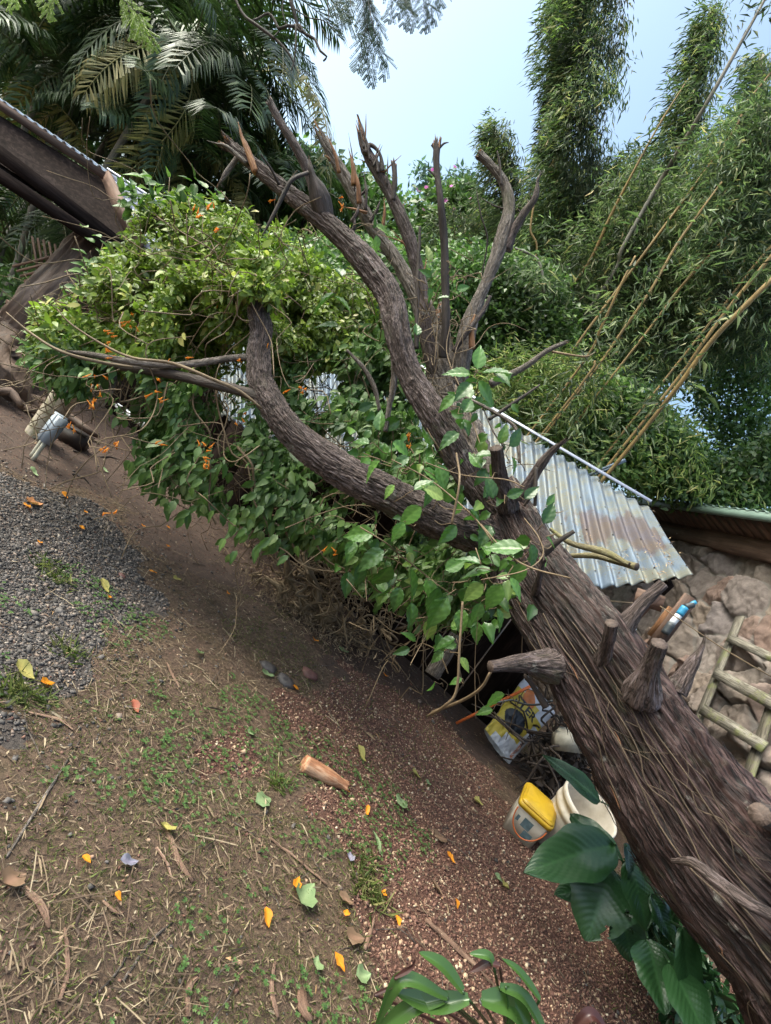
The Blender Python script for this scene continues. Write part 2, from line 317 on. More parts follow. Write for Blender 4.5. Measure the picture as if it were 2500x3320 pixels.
M['far'] = foliage('distant_leaf', [(0, (.08, .13, .10)), (.5, (.13, .20, .15)), (1, (.19, .27, .21))], .6, .2, .3, clump=.3, big=.3)
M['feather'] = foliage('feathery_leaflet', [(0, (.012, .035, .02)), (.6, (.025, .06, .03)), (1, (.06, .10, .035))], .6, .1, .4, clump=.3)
M['feather2'] = foliage('feathery_leaflet_lit', [(0, (.13, .20, .03)), (.6, (.22, .30, .05)), (1, (.34, .40, .10))], .5, .35, .4, clump=.3)  # brighter copy of the feathery leaflet, its lit look put into the colour
M['flower'] = foliage('orange_blossom', [(0, (0.552, 0.160, 0.012)), (.6, (0.680, 0.264, 0.024)), (1, (0.722, 0.360, 0.080))], .5, .3, .3, (1, .8, .3), clump=.1)
M['pink'] = foliage('magenta_blossom', [(0, (.35, .10, .30)), (1, (.60, .25, .50))], .5, .3, .3, (1, .6, .9))
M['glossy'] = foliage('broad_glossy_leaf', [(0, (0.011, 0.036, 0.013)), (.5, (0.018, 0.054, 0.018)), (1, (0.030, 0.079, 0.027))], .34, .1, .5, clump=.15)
M['strap'] = foliage('strap_leaf', [(0, (0.030, 0.060, 0.021)), (.5, (0.045, 0.102, 0.024)), (1, (0.096, 0.162, 0.036))], .25, .2, .7, clump=.15)
M['maroon'] = plain('maroon_leaf', (.05, .018, .015), .35)
M['rachis'] = plain('palm_rachis', (.10, .105, .045), .5)
def tinmat():
    n = NT('galvanised_corrugated_iron'); a = n.attr('bark').outputs['Vector']; nz = n.noise(a, 3, 5, .7); st = n.noise(n.mapv(a, (22, 1.5, 1)), 1, 5, .7); fn = n.noise(a, 60, 5, .8)
    c = n.ramp(st, [(.3, (.07, .095, .14)), (.5, (.14, .18, .24)), (.75, (.23, .28, .36))])  # base made bluer: the sky's reflection is put into the iron colour
    lich = n.ramp(n.math('ADD', n.math('MULTIPLY', fn, .6), n.math('MULTIPLY', nz, .55)), [(.54, (0, 0, 0)), (.62, (.85, .85, .85))]); c = n.mix(lich, c, (.20, .19, .145))
    rz = n.attr('rust').outputs['Fac']; rm = n.ramp(n.math('ADD', n.math('MULTIPLY', rz, .55), n.math('MULTIPLY', n.noise(n.mapv(a, (9, 3, 1)), 1, 6, .75), 1.1)), [(.74, (0, 0, 0)), (.88, (.65, .65, .65))])
    c = n.mix(rm, c, (.10, .055, .05)); n.col(c); n.b.inputs['Metallic'].default_value = .35; n.rough(n.ramp(fn, [(.3, (.38,)*3), (.7, (.7,)*3)])); n.bump(fn, .5, .003); return n.m
M['tin'] = tinmat()
M['tinclean'] = plain('pale_roof_iron', (.55, .56, .66), .5, .15, 6, .3)
M['greenroof'] = plain('pale_green_roof_iron', (.17, .24, .205), .5, .15, 5)
M['white'] = plain('white_metal_flashing', (.72, .75, .80), .45, .12, 6, .2)
def stonemat():
    n = NT('rough_fieldstone'); a = n.n('ShaderNodeTexCoord').outputs['Object']; r = n.attr('stone').outputs['Fac']; mo = n.attr('mortar').outputs['Fac']
    c = n.ramp(r, [(0, (.34, .28, .24)), (.25, (.42, .37, .32)), (.5, (.33, .29, .28)), (.75, (.43, .35, .28)), (.92, (.36, .25, .21)), (1, (.46, .41, .37))])
    c = n.mix(1.0, c, n.ramp(n.noise(a, 9, 9, .75), [(.3, (.62, .58, .57)), (.7, (1.3, 1.25, 1.24))]), 'MULTIPLY'); c = n.mix(n.ramp(mo, [(.35, (0, 0, 0)), (.6, (1, 1, 1))]), c, (.34, .30, .27)); c = n.mix(1.0, c, (.74, .73, .74), 'MULTIPLY')
    n.col(c); n.rough(.85); n.bump(n.noise(a, 30, 8, .8), 1.0, .02); return n.m
M['stone'] = stonemat()
def groundmat():
    n = NT('earth_ground'); p = n.n('ShaderNodeNewGeometry').outputs['Position']; zg = n.attr('z_gravel').outputs['Fac']; zd = n.attr('z_dirt').outputs['Fac']; zm = n.attr('z_mulch').outputs['Fac']
    f = n.noise(p, 45, 8, .75); g = n.noise(p, 6, 6, .7); h = n.noise(p, 140, 4, .7)
    moss = n.ramp(f, [(.35, (.060, .046, .028)), (.55, (.125, .095, .058)), (.7, (.21, .16, .11))]); moss = n.mix(n.ramp(g, [(.38, (0, 0, 0)), (.56, (.85, .85, .85))]), moss, n.ramp(f, [(.35, (.075, .050, .040)), (.6, (.18, .125, .10)), (.75, (.30, .225, .18))]))
    dirt = n.ramp(n.noise(p, 20, 8, .75), [(.35, (.062, .043, .036)), (.6, (.105, .072, .06)), (.78, (.16, .12, .10))])
    mul = n.ramp(f, [(.35, (.055, .026, .02)), (.5, (.12, .06, .046)), (.66, (.20, .115, .085)), (.75, (.33, .23, .17))])
    gr = n.ramp(f, [(.35, (.045, .04, .04)), (.6, (.11, .10, .10)), (.75, (.19, .17, .165))])
    def th(z): return n.ramp(n.math('ADD', z, n.math('MULTIPLY', n.math('SUBTRACT', g, .5), .9)), [(.4, (0, 0, 0)), (.62, (1, 1, 1))])
    c = n.mix(th(zd), moss, dirt); c = n.mix(th(zm), c, mul); c = n.mix(th(zg), c, gr); c = n.mix(1.0, c, (.90, .77, .68), 'MULTIPLY'); n.col(c); n.rough(.85)
    n.bump(n.math('ADD', f, n.math('MULTIPLY', h, .6)), .9, .018); return n.m
M['ground'] = groundmat()
M['strip'] = barkmat('dry_bark_strip', [(.3, (.09, .05, .035)), (.5, (.22, .13, .09)), (.7, (.40, .28, .20))], fs=(60, 60, 5))
# ---------------------------------------------------------------- ground
def gz(x, y):
    x = np.asarray(x, float); y = np.asarray(y, float)
    return .03*fbm(np.stack([x*.9, y*.9, x*0], -1), 3, 11)+.006*fbm(np.stack([x*9, y*9, x*0], -1), 2, 14)
def GG(px, py, h=0.0):
    p = G(px, py)
    for _ in range(3): p = G(px, py, float(gz(p[0], p[1]))+h)
    return p
ZP = dict(gravel=[(-900, 1350), (0, 1480), (230, 1600), (480, 1790), (560, 1900), (420, 2060), (240, 2170), (60, 2240), (-900, 2300)],
          dirt=[(-900, 1080), (0, 1190), (300, 1300), (700, 1480), (1000, 1700), (1300, 1900), (1600, 2250), (1750, 2500), (1650, 2560), (1400, 2330), (1150, 2180), (900, 2000), (820, 1960), (640, 1850), (500, 1740), (250, 1560), (0, 1440), (-900, 1300)],
          mulch=[(1180, 2180), (1450, 2330), (1700, 2600), (1760, 2800), (2100, 3000), (2600, 3400), (2600, 4200), (900, 4200), (1250, 3320), (1200, 3000), (1050, 2800), (1000, 2600), (950, 2400), (1000, 2250)])
ZW = {k: np.array([G(*p)[:2] for p in v]) for k, v in ZP.items()}
def zone(k, x, y, amp=.34):
    nx = amp*fbm(np.stack([x*2.3, y*2.3, x*0], -1), 3, 21); ny = amp*fbm(np.stack([x*2.3, y*2.3, x*0], -1), 3, 25)
    return inpoly(x+nx, y+ny, ZW[k])
xs = np.unique(np.round(np.concatenate([np.linspace(-80, -8, 14), np.linspace(-8, -3.4, 24), np.arange(-3.4, 4.2, .028), np.linspace(4.2, 9, 22), np.linspace(9, 80, 14)]), 4))
ys = np.unique(np.round(np.concatenate([np.linspace(-60, -1, 12), np.linspace(-1, .5, 10), np.arange(.5, 6.2, .03), np.linspace(6.2, 12, 26), np.linspace(12, 120, 16)]), 4))
X, Y = np.meshgrid(xs, ys); Z = gz(X, Y)
nx_, ny_ = len(xs), len(ys); I = (np.arange(ny_-1)[:, None]*nx_+np.arange(nx_-1)[None]).ravel()
gv = np.stack([X, Y, Z], -1).reshape(-1, 3)
g = mesh('ground', gv, np.stack([I, I+1, I+nx_+1, I+nx_], -1), M['ground'], smooth=True, attrs={'z_'+k: zone(k, gv[:, 0], gv[:, 1]).astype(float) for k in ZW})
tag(g, kind='structure')
# bank added behind everything, keeps bright sky out of gaps in the foliage
bx = np.linspace(-70, 70, 90); by = np.linspace(13, 40, 30); BX, BY = np.meshgrid(bx, by)
BZ = np.clip((BY-13)/10, 0, 1)**1.2*4.6*(1-.35*np.clip((BX-4)/5, 0, 1)) + .5*fbm(np.stack([BX*.4, BY*.4, BX*0], -1), 3, 5)-.35
I = (np.arange(29)[:, None]*90+np.arange(89)[None]).ravel()
NTb = NT('bank_undergrowth'); p_ = NTb.n('ShaderNodeNewGeometry').outputs['Position']; NTb.col(NTb.ramp(NTb.noise(p_, 5, 8, .75), [(.35, (.01, .018, .01)), (.6, (.035, .06, .025)), (.75, (.07, .10, .04))])).rough(.9)
tag(mesh('sky_block_bank', np.stack([BX, BY, BZ], -1).reshape(-1, 3), np.stack([I, I+1, I+91, I+90], -1), NTb.m, smooth=True), kind='structure')

def gscat(k, n, x0=-3.6, x1=2.9, y0=.55, y1=6.5, fn=None):
    x = rng.uniform(x0, x1, n*6); y = y0+(y1-y0)*rng.uniform(0, 1, n*6)**1.3
    ok = zone(k, x, y) if k else np.ones(len(x), bool)
    if fn is not None: ok &= fn(x, y)
    x = x[ok][:n]; y = y[ok][:n]; return np.c_[x, y, gz(x, y)]
def zn(x, y, s, sd): return fbm(np.stack([x*s, y*s, x*0], -1), 3, sd)
OCT = np.array([(1, 0, 0), (-1, 0, 0), (0, 1, 0), (0, -1, 0), (0, 0, 1), (0, 0, -1)], float); OCF = np.array([(0, 2, 4), (2, 1, 4), (1, 3, 4), (3, 0, 4), (2, 0, 5), (1, 2, 5), (3, 1, 5), (0, 3, 5)])
CUB = np.array([(x, y, z) for x in (-1, 1) for y in (-1, 1) for z in (-1, 1)], float)*.62
def stones(mb, P, s, flat=.6, box=False):
    n = len(P); T = CUB if box else OCT; k = len(T); V = T[None]*(1+rng.normal(0, .28, (n, k, 3)))*np.array([1, .75, flat]); a = rng.uniform(0, 6.28, n); ca, sa = np.cos(a)[:, None], np.sin(a)[:, None]
    V = np.stack([V[..., 0]*ca-V[..., 1]*sa, V[..., 0]*sa+V[..., 1]*ca, V[..., 2]+V[..., 0]*rng.normal(0, .25, (n, 1))], -1)*np.asarray(s)[:, None, None]+P[:, None]+np.array([0, 0, .25])*np.asarray(s)[:, None, None]
    mb.add(V.reshape(-1, 3), ((BOXF if box else OCF)[None]+(np.arange(n)*k)[:, None, None]).reshape(-1, 4 if box else 3))
mb = MB(); P = gscat('gravel', 46000, -4.5, -.6, 1.6, 6, fn=lambda x, y: rng.uniform(size=len(x)) < np.clip(.60+1.1*zn(x, y, 1.6, 93), .06, 1)); stones(mb, P, rng.gamma(4, .0014, len(P)), .6, True)
P = gscat(None, 14000, -4.5, 1, 1.2, 5.5, fn=lambda x, y: zone('gravel', x+.25*rng.normal(size=len(x)), y+.25*rng.normal(size=len(x)))); stones(mb, P, rng.gamma(3, .0018, len(P)), .6, True); P = gscat(None, 2500); stones(mb, P, rng.gamma(3, .002, len(P)), .6, True)
tag(mb.build('gravel_stones', islands('grey_gravel', [(0, (.034, .028, .026)), (.5, (.080, .069, .065)), (.8, (.13, .112, .105)), (.92, (.21, .15, .12)), (1, (.30, .25, .21))])), 'grey blue gravel scattered over the dirt at the left', 'gravel', kind='stuff')
mb = MB(); P = gscat('mulch', 50000, -1.2, 4.2, .6, 5); stones(mb, P, rng.gamma(5, .0011, len(P)), .8)
P = gscat(None, 16000); stones(mb, P, rng.gamma(4, .0011, len(P)), .8)
tag(mb.build('seed_mulch', islands('seed_husks', [(0, (.07, .03, .024)), (.5, (.15, .07, .05)), (.8, (.26, .14, .10)), (.95, (.42, .29, .19)), (1, (.55, .46, .34))])), 'red brown seed husks and mulch covering the ground in the middle', 'mulch', kind='stuff')
notdirt = lambda x, y: ~zone('dirt', x, y) & ~zone('gravel', x, y) | (rng.uniform(0, 1, len(x)) < .10)
# slivers of dry bark and straw
mb = MB(); P = gscat(None, 70000, fn=lambda x, y: notdirt(x, y) & ((rng.uniform(0, 1, len(x)) < .4) | ~zone('mulch', x, y))); n = len(P); a = rng.uniform(0, 6.28, n); ax = np.c_[np.cos(a), np.sin(a), rng.normal(0, .10, n)]
leaves(mb, P+[0, 0, .006], ax, np.tile([0, 0, 1.0], (n, 1))+rnd(n)*.4, rng.gamma(1.5, .012, n)+.005, rng.gamma(3, .0007, n)+.0007, (np.array([(0, 0, 0), (.3, .5, .03), (.75, .4, .04), (1, 0, .0), (.7, -.5, 0), (.2, -.4, 0)]), np.array([(0, 1, 2, 5), (5, 2, 3, 4)])), curl=2)
P = gscat(None, 9000, fn=lambda x, y: notdirt(x, y) & ((rng.uniform(0, 1, len(x)) < .35) | ~zone('mulch', x, y)) & (zn(x, y, 1.3, 33) > -.2)); n = len(P); a = rng.uniform(0, 6.28, n); ax = np.c_[np.cos(a), np.sin(a), rng.normal(0, .08, n)]
leaves(mb, P+[0, 0, .010], ax, np.tile([0, 0, 1.0], (n, 1))+rnd(n)*.5, rng.gamma(3, .018, n)+.02, rng.gamma(3, .0006, n)+.0009, (np.array([(0, -.4, 0), (0, .4, .01), (.5, .9, .03), (1, 1.4, .01), (1, .6, 0), (.5, .1, .02)]), np.array([(0, 1, 2, 5), (5, 2, 3, 4)])), curl=1)
tag(mb.build('straw_litter', islands('dry_straw', [(0, (.07, .043, .028)), (.45, (.135, .088, .056)), (.8, (.22, .155, .095)), (1, (.34, .27, .18))])), 'dry straw and bark slivers strewn over the mossy ground', 'litter', kind='stuff')
# grass blades, clover, dead leaves
gr_ = lambda x, y: ~zone('mulch', x, y) & ~zone('dirt', x, y) & (zn(x, y, 1.4, 41) > .0-.25*(y < 2.2))
mb = MB(); P = gscat(None, 40000, fn=lambda x, y: gr_(x, y) & ~zone('gravel', x, y)); n = len(P); ax = rnd(n)*[1, 1, .3]+[0, 0, .55]
leaves(mb, P, ax, rnd(n), rng.uniform(.012, .035, n), rng.uniform(.0015, .003, n), LN)
P = gscat('mulch', 3500, fn=lambda x, y: (zn(x, y, 1.2, 47) > .25)); n = len(P); leaves(mb, P, rnd(n)*[1, 1, .3]+[0, 0, .7], rnd(n), rng.uniform(.015, .045, n), .003, LN)
for q in [(150, 1830), (180, 1880), (60, 2230), (110, 2250), (230, 2120), (1190, 2810), (1170, 2870), (1210, 2930), (900, 2540), (40, 2270)]:
    c = GG(*q); n = 70; leaves(mb, c+rng.normal(0, .035, (n, 3))*[1, 1, .0], rnd(n)*[1, 1, .3]+[0, 0, .35], rnd(n), rng.uniform(.04, .10, n), .004, LN)
tag(mb.build('short_grass', foliage('grass_blade', [(0, (.06, .085, .02)), (.5, (.11, .14, .035)), (1, (.26, .24, .10))], .6, .3, .3, clump=.2)), 'short sparse grass and moss growing in patches on the ground', 'grass', kind='stuff')
mb = MB(); P = gscat(None, 3600, -2.6, 1.2, .55, 3.0, fn=lambda x, y: (zn(x, y, 2.6, 61)+.12*rng.normal(size=len(x)) > .26)); n = len(P)
TRI = (np.array([(0, 0, 0), (.5, .5, .1), (.5, -.5, .1), (1, .28, .05), (1, -.28, .05), (.55, 0, 0)]), np.array([(0, 1, 3, 5), (0, 5, 4, 2)]))
for k in range(3):
    a = rng.uniform(0, 6.28, n) if k == 0 else a+2.09; tl = rnd(n)*.25; leaves(mb, P+[0, 0, .016], np.c_[np.cos(a), np.sin(a), np.zeros(n)]+tl*.5, np.tile([0, 0, 1.0], (n, 1))+tl, rng.uniform(.006, .014, n), rng.uniform(.008, .014, n), TRI)
for k in range(0): pass
tag(mb.build('clover_patch', foliage('clover_leaf', [(0, (.04, .085, .025)), (.6, (.075, .145, .04)), (1, (.14, .21, .07))], .45, .25, .4, clump=.1)), 'low clover growing in patches at the bottom left', 'clover', kind='stuff')
mb = MB(); P = gscat(None, 2200, -3.6, 3, .6, 4.5, fn=lambda x, y: (zn(x, y, 1.7, 91)+.3*rng.normal(size=len(x)) > 0) & ~zone('dirt', x, y) | (rng.uniform(0, 1, len(x)) < .4)); n = len(P); a = rng.uniform(0, 6.28, n); nm = np.tile([0, 0, 1.0], (n, 1))+rnd(n)*.45
leaves(mb, P+[0, 0, .012], np.c_[np.cos(a), np.sin(a), rng.normal(0, .15, n)], nm, np.minimum(.05, rng.gamma(1.6, .007, n)+.006), np.minimum(.02, rng.gamma(2, .0022, n)+.002), HDM, curl=3)
tag(mb.build('dead_leaf_litter', islands('dead_leaf', [(0, (.055, .032, .022)), (.5, (.115, .068, .045)), (.82, (.19, .12, .08)), (.96, (.29, .20, .13)), (1, (.38, .21, .07))], .7)), 'brown curled dead leaves scattered all over the ground', 'leaf litter', kind='stuff')
mb = MB(); P = gscat(None, 230, -3.4, 2.8, .6, 5, fn=lambda x, y: (rng.uniform(0, 1, len(x)) < .7))
for p in P:
    a = rng.uniform(0, 6.28); L = rng.uniform(.06, .30); q = p+[L*math.cos(a), L*math.sin(a), 0]; q[2] = gz(q[0], q[1])+.006
    add_tube(mb, wig(p+[0, 0, .006], q, L*.04, 4), [.0025, .0022, .002, .001], n=5, step=.05)
tag(mb.build('twig_litter', M['grey']), 'thin dry twigs scattered over the ground', 'twigs', kind='stuff')
# single fallen leaves and blossoms one can point to
def flatleaf(name, px, py, Lp, Wp, ang, stops, label, group, curl=.5, lift=.018, tm=HDM, rough=.5):
    c = GG(px, py, lift); d = np.dot(c-CAM, fwd); L = 1.12*Lp*d/F; Wd = 1.4*Wp*d/F; e = GG(px+20*math.cos(ang), py-20*math.sin(ang), lift); ax = nrm(e-c)
    mb = MB(); leaves(mb, (c-ax*L/2)[None], ax[None], np.array([[rng.normal(0, .12), rng.normal(0, .12), 1.0]]), L, Wd, tm, curl=0)
    v = mb.V[0]; r2_ = ((v-v.mean(0))**2).sum(1)/(L*L); v[:, 2] += L*(1.1*r2_*rng.uniform(.1, .8)+.10*noise(v*45, 5)); v[:, 2] = np.maximum(v[:, 2], gz(v[:, 0], v[:, 1])+.012)+curl*.25*np.abs(fbm(v*20, 2, int(px)))*.02
    o = mb.build(name, stops, smooth=True); recenter(o); tag(o, label, name.replace('fallen_', '').replace('_', ' '), group); return o
def fm(nm, c): 
    if nm not in M: M[nm] = foliage(nm, [(0, tuple(x*.9 for x in c)), (1, tuple(min(1, x*1.1) for x in c))], .5, .12, .4, clump=.05)
    return M[nm]
LG, LY, LB, LR, LV = fm('pale_green_fallen', (.19, .26, .125)), fm('yellow_fallen', (.33, .29, .09)), fm('tan_fallen', (.20, .125, .08)), fm('red_fallen', (.30, .10, .06)), fm('lilac_fallen', (.21, .20, .25))
LF = [(80, 2175, 75, 42, -.6, LY, 'large pale yellow leaf lying on the gravel at the left'), (857, 2593, 80, 40, .2, LG, 'pale green serrated leaf right of the mossy patch in the left half'),
 (990, 2905, 125, 62, 1.0, LG, 'largest pale green leaf on the ground beside an orange blossom'), (1303, 2602, 52, 40, .1, LG, 'pale green leaf with a nibbled top in the middle of the mulch'),
 (1172, 2445, 55, 26, -1.0, LY, 'yellow green leaf lying right above the cut wood piece'), (540, 2680, 60, 42, 1.4, LY, 'pale yellow oblong leaf among the clover'),
 (418, 2792, 64, 28, .1, LV, 'lilac grey oval leaf on the clover at the lower left'), (438, 2290, 46, 24, -.9, LR, 'pinkish red leaf on the mossy ground below the gravel'),
 (1225, 2735, 80, 18, -1.1, LG, 'narrow pale leaf curled on the mulch'), (1137, 2775, 46, 20, 1.5, LV, 'small mauve leaf near the grass tuft'), (1430, 2715, 68, 36, -.2, LB, 'crumpled tan leaf on the red mulch'),
 (1550, 2600, 34, 28, -.5, LY, 'small yellow leaf left of the yellow lidded bucket'), (1150, 3040, 85, 44, .1, LB, 'broad pinkish brown dead leaf near the bottom'), (1120, 2915, 60, 34, -.3, LB, 'russet curled leaf just right of the largest green leaf'),
 (1640, 2870, 48, 26, .1, LY, 'pale yellow leaf left of the broad glossy leaves'), (1618, 2848, 40, 20, -.6, LG, 'green leaf touching the yellow one by the glossy leaves'), (1215, 2770, 20, 10, .3, LB, 'tiny brown leaf in the middle of the mulch'),
 (1175, 3165, 60, 40, .1, LG, 'dull olive leaf near the strappy plant at the bottom'), (1028, 3125, 56, 32, 1.4, LG, 'bright green folded leaf at the bottom centre'), (340, 1900, 56, 24, -.9, LY, 'mottled yellow leaf on the gravel'),
 (575, 1875, 36, 16, 0, LY, 'lime yellow leaf at the edge of the gravel'), (1350, 2508, 36, 22, -.6, LY, 'yellow leaf in the upper middle of the mulch'), (1388, 2535, 34, 18, 1.3, LG, 'small green leaf below the yellow one on the mulch'),
 (648, 2115, 50, 18, .3, LG, 'green narrow leaf on the moss below the gravel'), (868, 2185, 54, 18, -.2, LG, 'thin green leaf beside the half buried stone'), (815, 2375, 34, 22, .2, LG, 'small bright green leaf on the bare soil'),
 (1113, 2105, 40, 28, 1.2, LG, 'green leaf in the shade below the root ball'), (110, 1530, 36, 14, -.7, LG, 'green leaf on the dirt below the grey post'), (340, 1523, 26, 10, -.5, LG, 'small leaf on the dirt right of the post'),
 (110, 1628, 60, 26, -.1, fm('orange_brown_fallen', (.55, .25, .11)), 'orange brown crumpled leaf on the upper gravel'), (45, 2850, 90, 60, .5, LB, 'large faded leaf cut by the left edge of the picture'), (1420, 2880, 60, 16, -.8, LB, 'long brown seed pod like leaf on the mulch')]
for i, (px, py, L, Wd, a, mt, lb) in enumerate(LF): flatleaf('fallen_leaf', px, py, L, Wd, a, mt, lb, 'single leaves fallen on the ground')
FL = [(155, 2212, 60, 26, .1, 'orange trumpet blossom right of the large yellow leaf'), (962, 2865, 62, 24, 1.3, 'orange trumpet blossom left of the largest green leaf'), (865, 2975, 66, 24, -1.3, 'orange blossom at the lower left of the largest green leaf'),
 (1100, 3120, 66, 24, -1.0, 'orange blossom left of the strappy plant'), (1122, 2960, 40, 18, 1.2, 'orange blossom above the broad dead leaf'), (1125, 2563, 36, 16, .8, 'orange blossom at the end of the cut wood piece'),
 (1290, 2985, 40, 18, -1.3, 'yellow orange blossom in the lower mulch'), (1245, 2895, 40, 18, 1.3, 'faded orange blossom in the mulch above the lowest ones'), (1462, 2780, 44, 16, -.8, 'yellow blossom below the crumpled tan leaf'),
 (355, 1935, 30, 14, .6, 'orange blossom in the middle of the gravel'), (495, 1855, 30, 16, -.3, 'orange blossom at the right of the gravel'), (265, 1710, 26, 14, 1.0, 'orange blossom at the top of the gravel'), (130, 1757, 24, 12, 0, 'yellow orange blossom at the left of the gravel'),
 (210, 1605, 30, 16, -.6, 'orange blossom at the edge between dirt and gravel'), (465, 1705, 22, 12, 0, 'small orange blossom on the bare dirt, left one of a pair'), (545, 1710, 24, 12, .8, 'small orange blossom on the bare dirt, right one of a pair'), (545, 1770, 22, 12, .4, 'orange blossom on the dirt below the pair'),
 (278, 1660, 22, 12, .1, 'small orange petal on the dark dirt'), (740, 1925, 22, 14, .1, 'orange petal near the root ball'), (1250, 2190, 30, 16, .9, 'orange blossom in the shade on the soil'), (960, 2230, 34, 18, 0, 'orange blossom beside the buried stones'),
 (1020, 2075, 34, 20, 1.2, 'orange blossom lying against the root ball'), (280, 2785, 40, 22, -.7, 'orange blossom in the clover at the left'), (380, 2910, 34, 20, -.6, 'orange brown petal at the lower left'), (1480, 2930, 36, 16, -1.2, 'orange strip of petal at the right of the mulch'), (90, 1640, 40, 20, .2, 'cluster of orange petals beside the orange brown leaf'), (1190, 2630, 40, 12, -1.3, 'shrivelled orange petal in the moss right of the wood piece')]
for i, (px, py, L, Wd, a, lb) in enumerate(FL): flatleaf('fallen_blossom', px, py, L*.85, Wd*.95, a, M['flower'], lb, 'orange blossoms fallen on the ground', 2.2)
# cut wood piece, stones, sticks on the ground
t = thing('cut_wood_piece', 'short split wood piece with pale bark lying on the mulch', 'wood piece', GG(1050, 2510))
mb = MB(); a, b = GG(985, 2475, .035), GG(1125, 2550, .028); add_tube(mb, [a, a*.5+b*.5, b], [.040, .036, .022], n=20, step=.012, amp=.003, lump=.15, seed=4, jag=.02, jagn=4, em=1); mb.build('bark_half', [barkmat('orange_wood', [(.3, (.16, .06, .03)), (.5, (.36, .17, .09)), (.7, (.60, .42, .28))], fs=(30, 30, 6), bump=.4), M['raw']], t)
for i, (px, py, r, lb) in enumerate([(868, 2168, .045, 'dark stone half buried in the moss, left of two'), (925, 2215, .05, 'dark wet stone below the other half buried stone'), (1000, 2190, .05, 'reddish brown stone beside the dark stones'), (395, 1868, .018, 'small red stone on the gravel')]):
    mb = MB(); c = GG(px, py); th = np.linspace(0, np.pi, 9); V = []; Q = []
    for ii, a in enumerate(th):
        for j in range(12): b = j*np.pi/6; V.append((math.sin(a)*math.cos(b), math.sin(a)*math.sin(b), math.cos(a)))
    V = np.array(V); V = V*(1+.25*fbm(V*1.6+i*9, 3, 3)[:, None])*[r*1.4, r, r*.7]+c+[0, 0, r*.15]
    Q = [(ii*12+j, ii*12+(j+1) % 12, ii*12+12+(j+1) % 12, ii*12+12+j) for ii in range(8) for j in range(12)]
    mb.add(V, np.array(Q)); tag(recenter(mb.build('stone', plain('dark_stone' if i < 2 else 'red_stone', (.06, .05, .05) if i < 2 else (.14, .06, .05), .6, .3, 20, bump=.5), smooth=True)), lb, 'stone')
SK = [((20, 2780), (260, 2400), .006), ((300, 2350), (640, 2210), .0), ((870, 2715), (1060, 2870), .010), ((540, 2690), (625, 2860), .012), ((1380, 2980), (1640, 3230), .016), ((1180, 3080), (1215, 2970), .007), ((1350, 2950), (1480, 3030), .007), ((190, 3250), (210, 3010), .010),
      ((610, 3300), (640, 3170), .012), ((400, 3180), (560, 2990), .006), ((300, 3230), (430, 3070), .005), ((980, 3210), (1010, 3310), .018), ((890, 3120), (900, 3300), .012), ((540, 2150), (580, 2230), .008), ((90, 2310), (240, 2370), .007), ((505, 2750), (560, 2860), .009), ((75, 2880), (160, 3010), .012), ((330, 2925), (400, 2960), .007), ((870, 2400), (1000, 2460), .004)]
SL = ['thin pale straw stem at the lower left edge', '', 'long reddish bark strip curving on the moss', 'orange brown bent bark strip among clover', 'long orange bark strip behind the strappy plant', 'short pale split stick upright in the picture below the mulch', 'pale curved stick on the mulch', 'long red brown stick near the lower left corner',
      'light split stick at the bottom edge', 'pale grass stem crossing the clover', 'thin stalk near the bottom left stick', 'orange bark flake at the bottom edge', 'dark curved twig at the bottom edge', 'tan bark sliver on the moss below the gravel', 'tan stick below the large yellow leaf', 'pinkish bark sliver beside the bent strip', 'folded orange bark strip at the lower left', 'short pale stick in the lower left litter', 'dark thin twig above the cut wood piece']
for (p, q, r), lb in zip(SK, SL):
    if not lb: continue
    r = max(r, .0035); a, b = GG(*p, h=r*.5), GG(*q, h=r*.5); mb = MB(); mid = (a+b)/2+rng.normal(0, .010, 3)*[1, 1, 0]; flat_ = r > .006
    tt = tube([a, mid, b], [r*.7, r, r*.5], n=8, step=.02, amp=.001, lump=.5, seed=int(p[0])); v = tt['V']
    if flat_: g_ = gz(v[:, 0], v[:, 1]); v[:, 2] = g_+.004+(v[:, 2]-g_)*.30+.006*np.abs(noise(v*60, 3))
    base = 0
    mb.add(v, tt['Q'], tt['T'], tt['E'], bark=tt['B']); o = mb.build('bark_strip' if r > .006 else 'stick', M['strip'] if r > .006 else M['grey']); recenter(o); tag(o, lb, 'bark strip' if r > .006 else 'stick')
# ---------------------------------------------------------------- the fallen tree
root = thing('fallen_tree', 'big fallen tree with fibrous brown bark and broken upright limbs leaning across the yard', 'tree', (3.7, 1.1, 0))
TP = [(W(1600, 1600, 3.05), .135), (W(1665, 1745, 2.82), .175), (W(1765, 1930, 2.58), .200), (W(1900, 2120, 2.36), .215), (W(2030, 2325, 2.24), .232), (W(2175, 2555, 2.12), .255), (W(2320, 2750, 2.02), .272), (W(2470, 2900, 1.94), .29), (W(2640, 3100, 1.87), .32)]
e = TP[-1][0]; TP += [(e+[.55, -.18, -.30], .38), (np.array([3.2, 1.2, .22]), .44), (np.array([3.75, 1.05, -.15]), .55)]
mb = MB(); TR = add_tube(mb, [p for p, _ in TP], [r for _, r in TP], n=600, step=.0065, amp=.024, lump=.10, seed=2, ff=50, twist=0.0, zs=.10, flute=.030, warp=.45); trunk = mb.build('trunk', M['bark'], root, smooth=True)
PATHS = {}
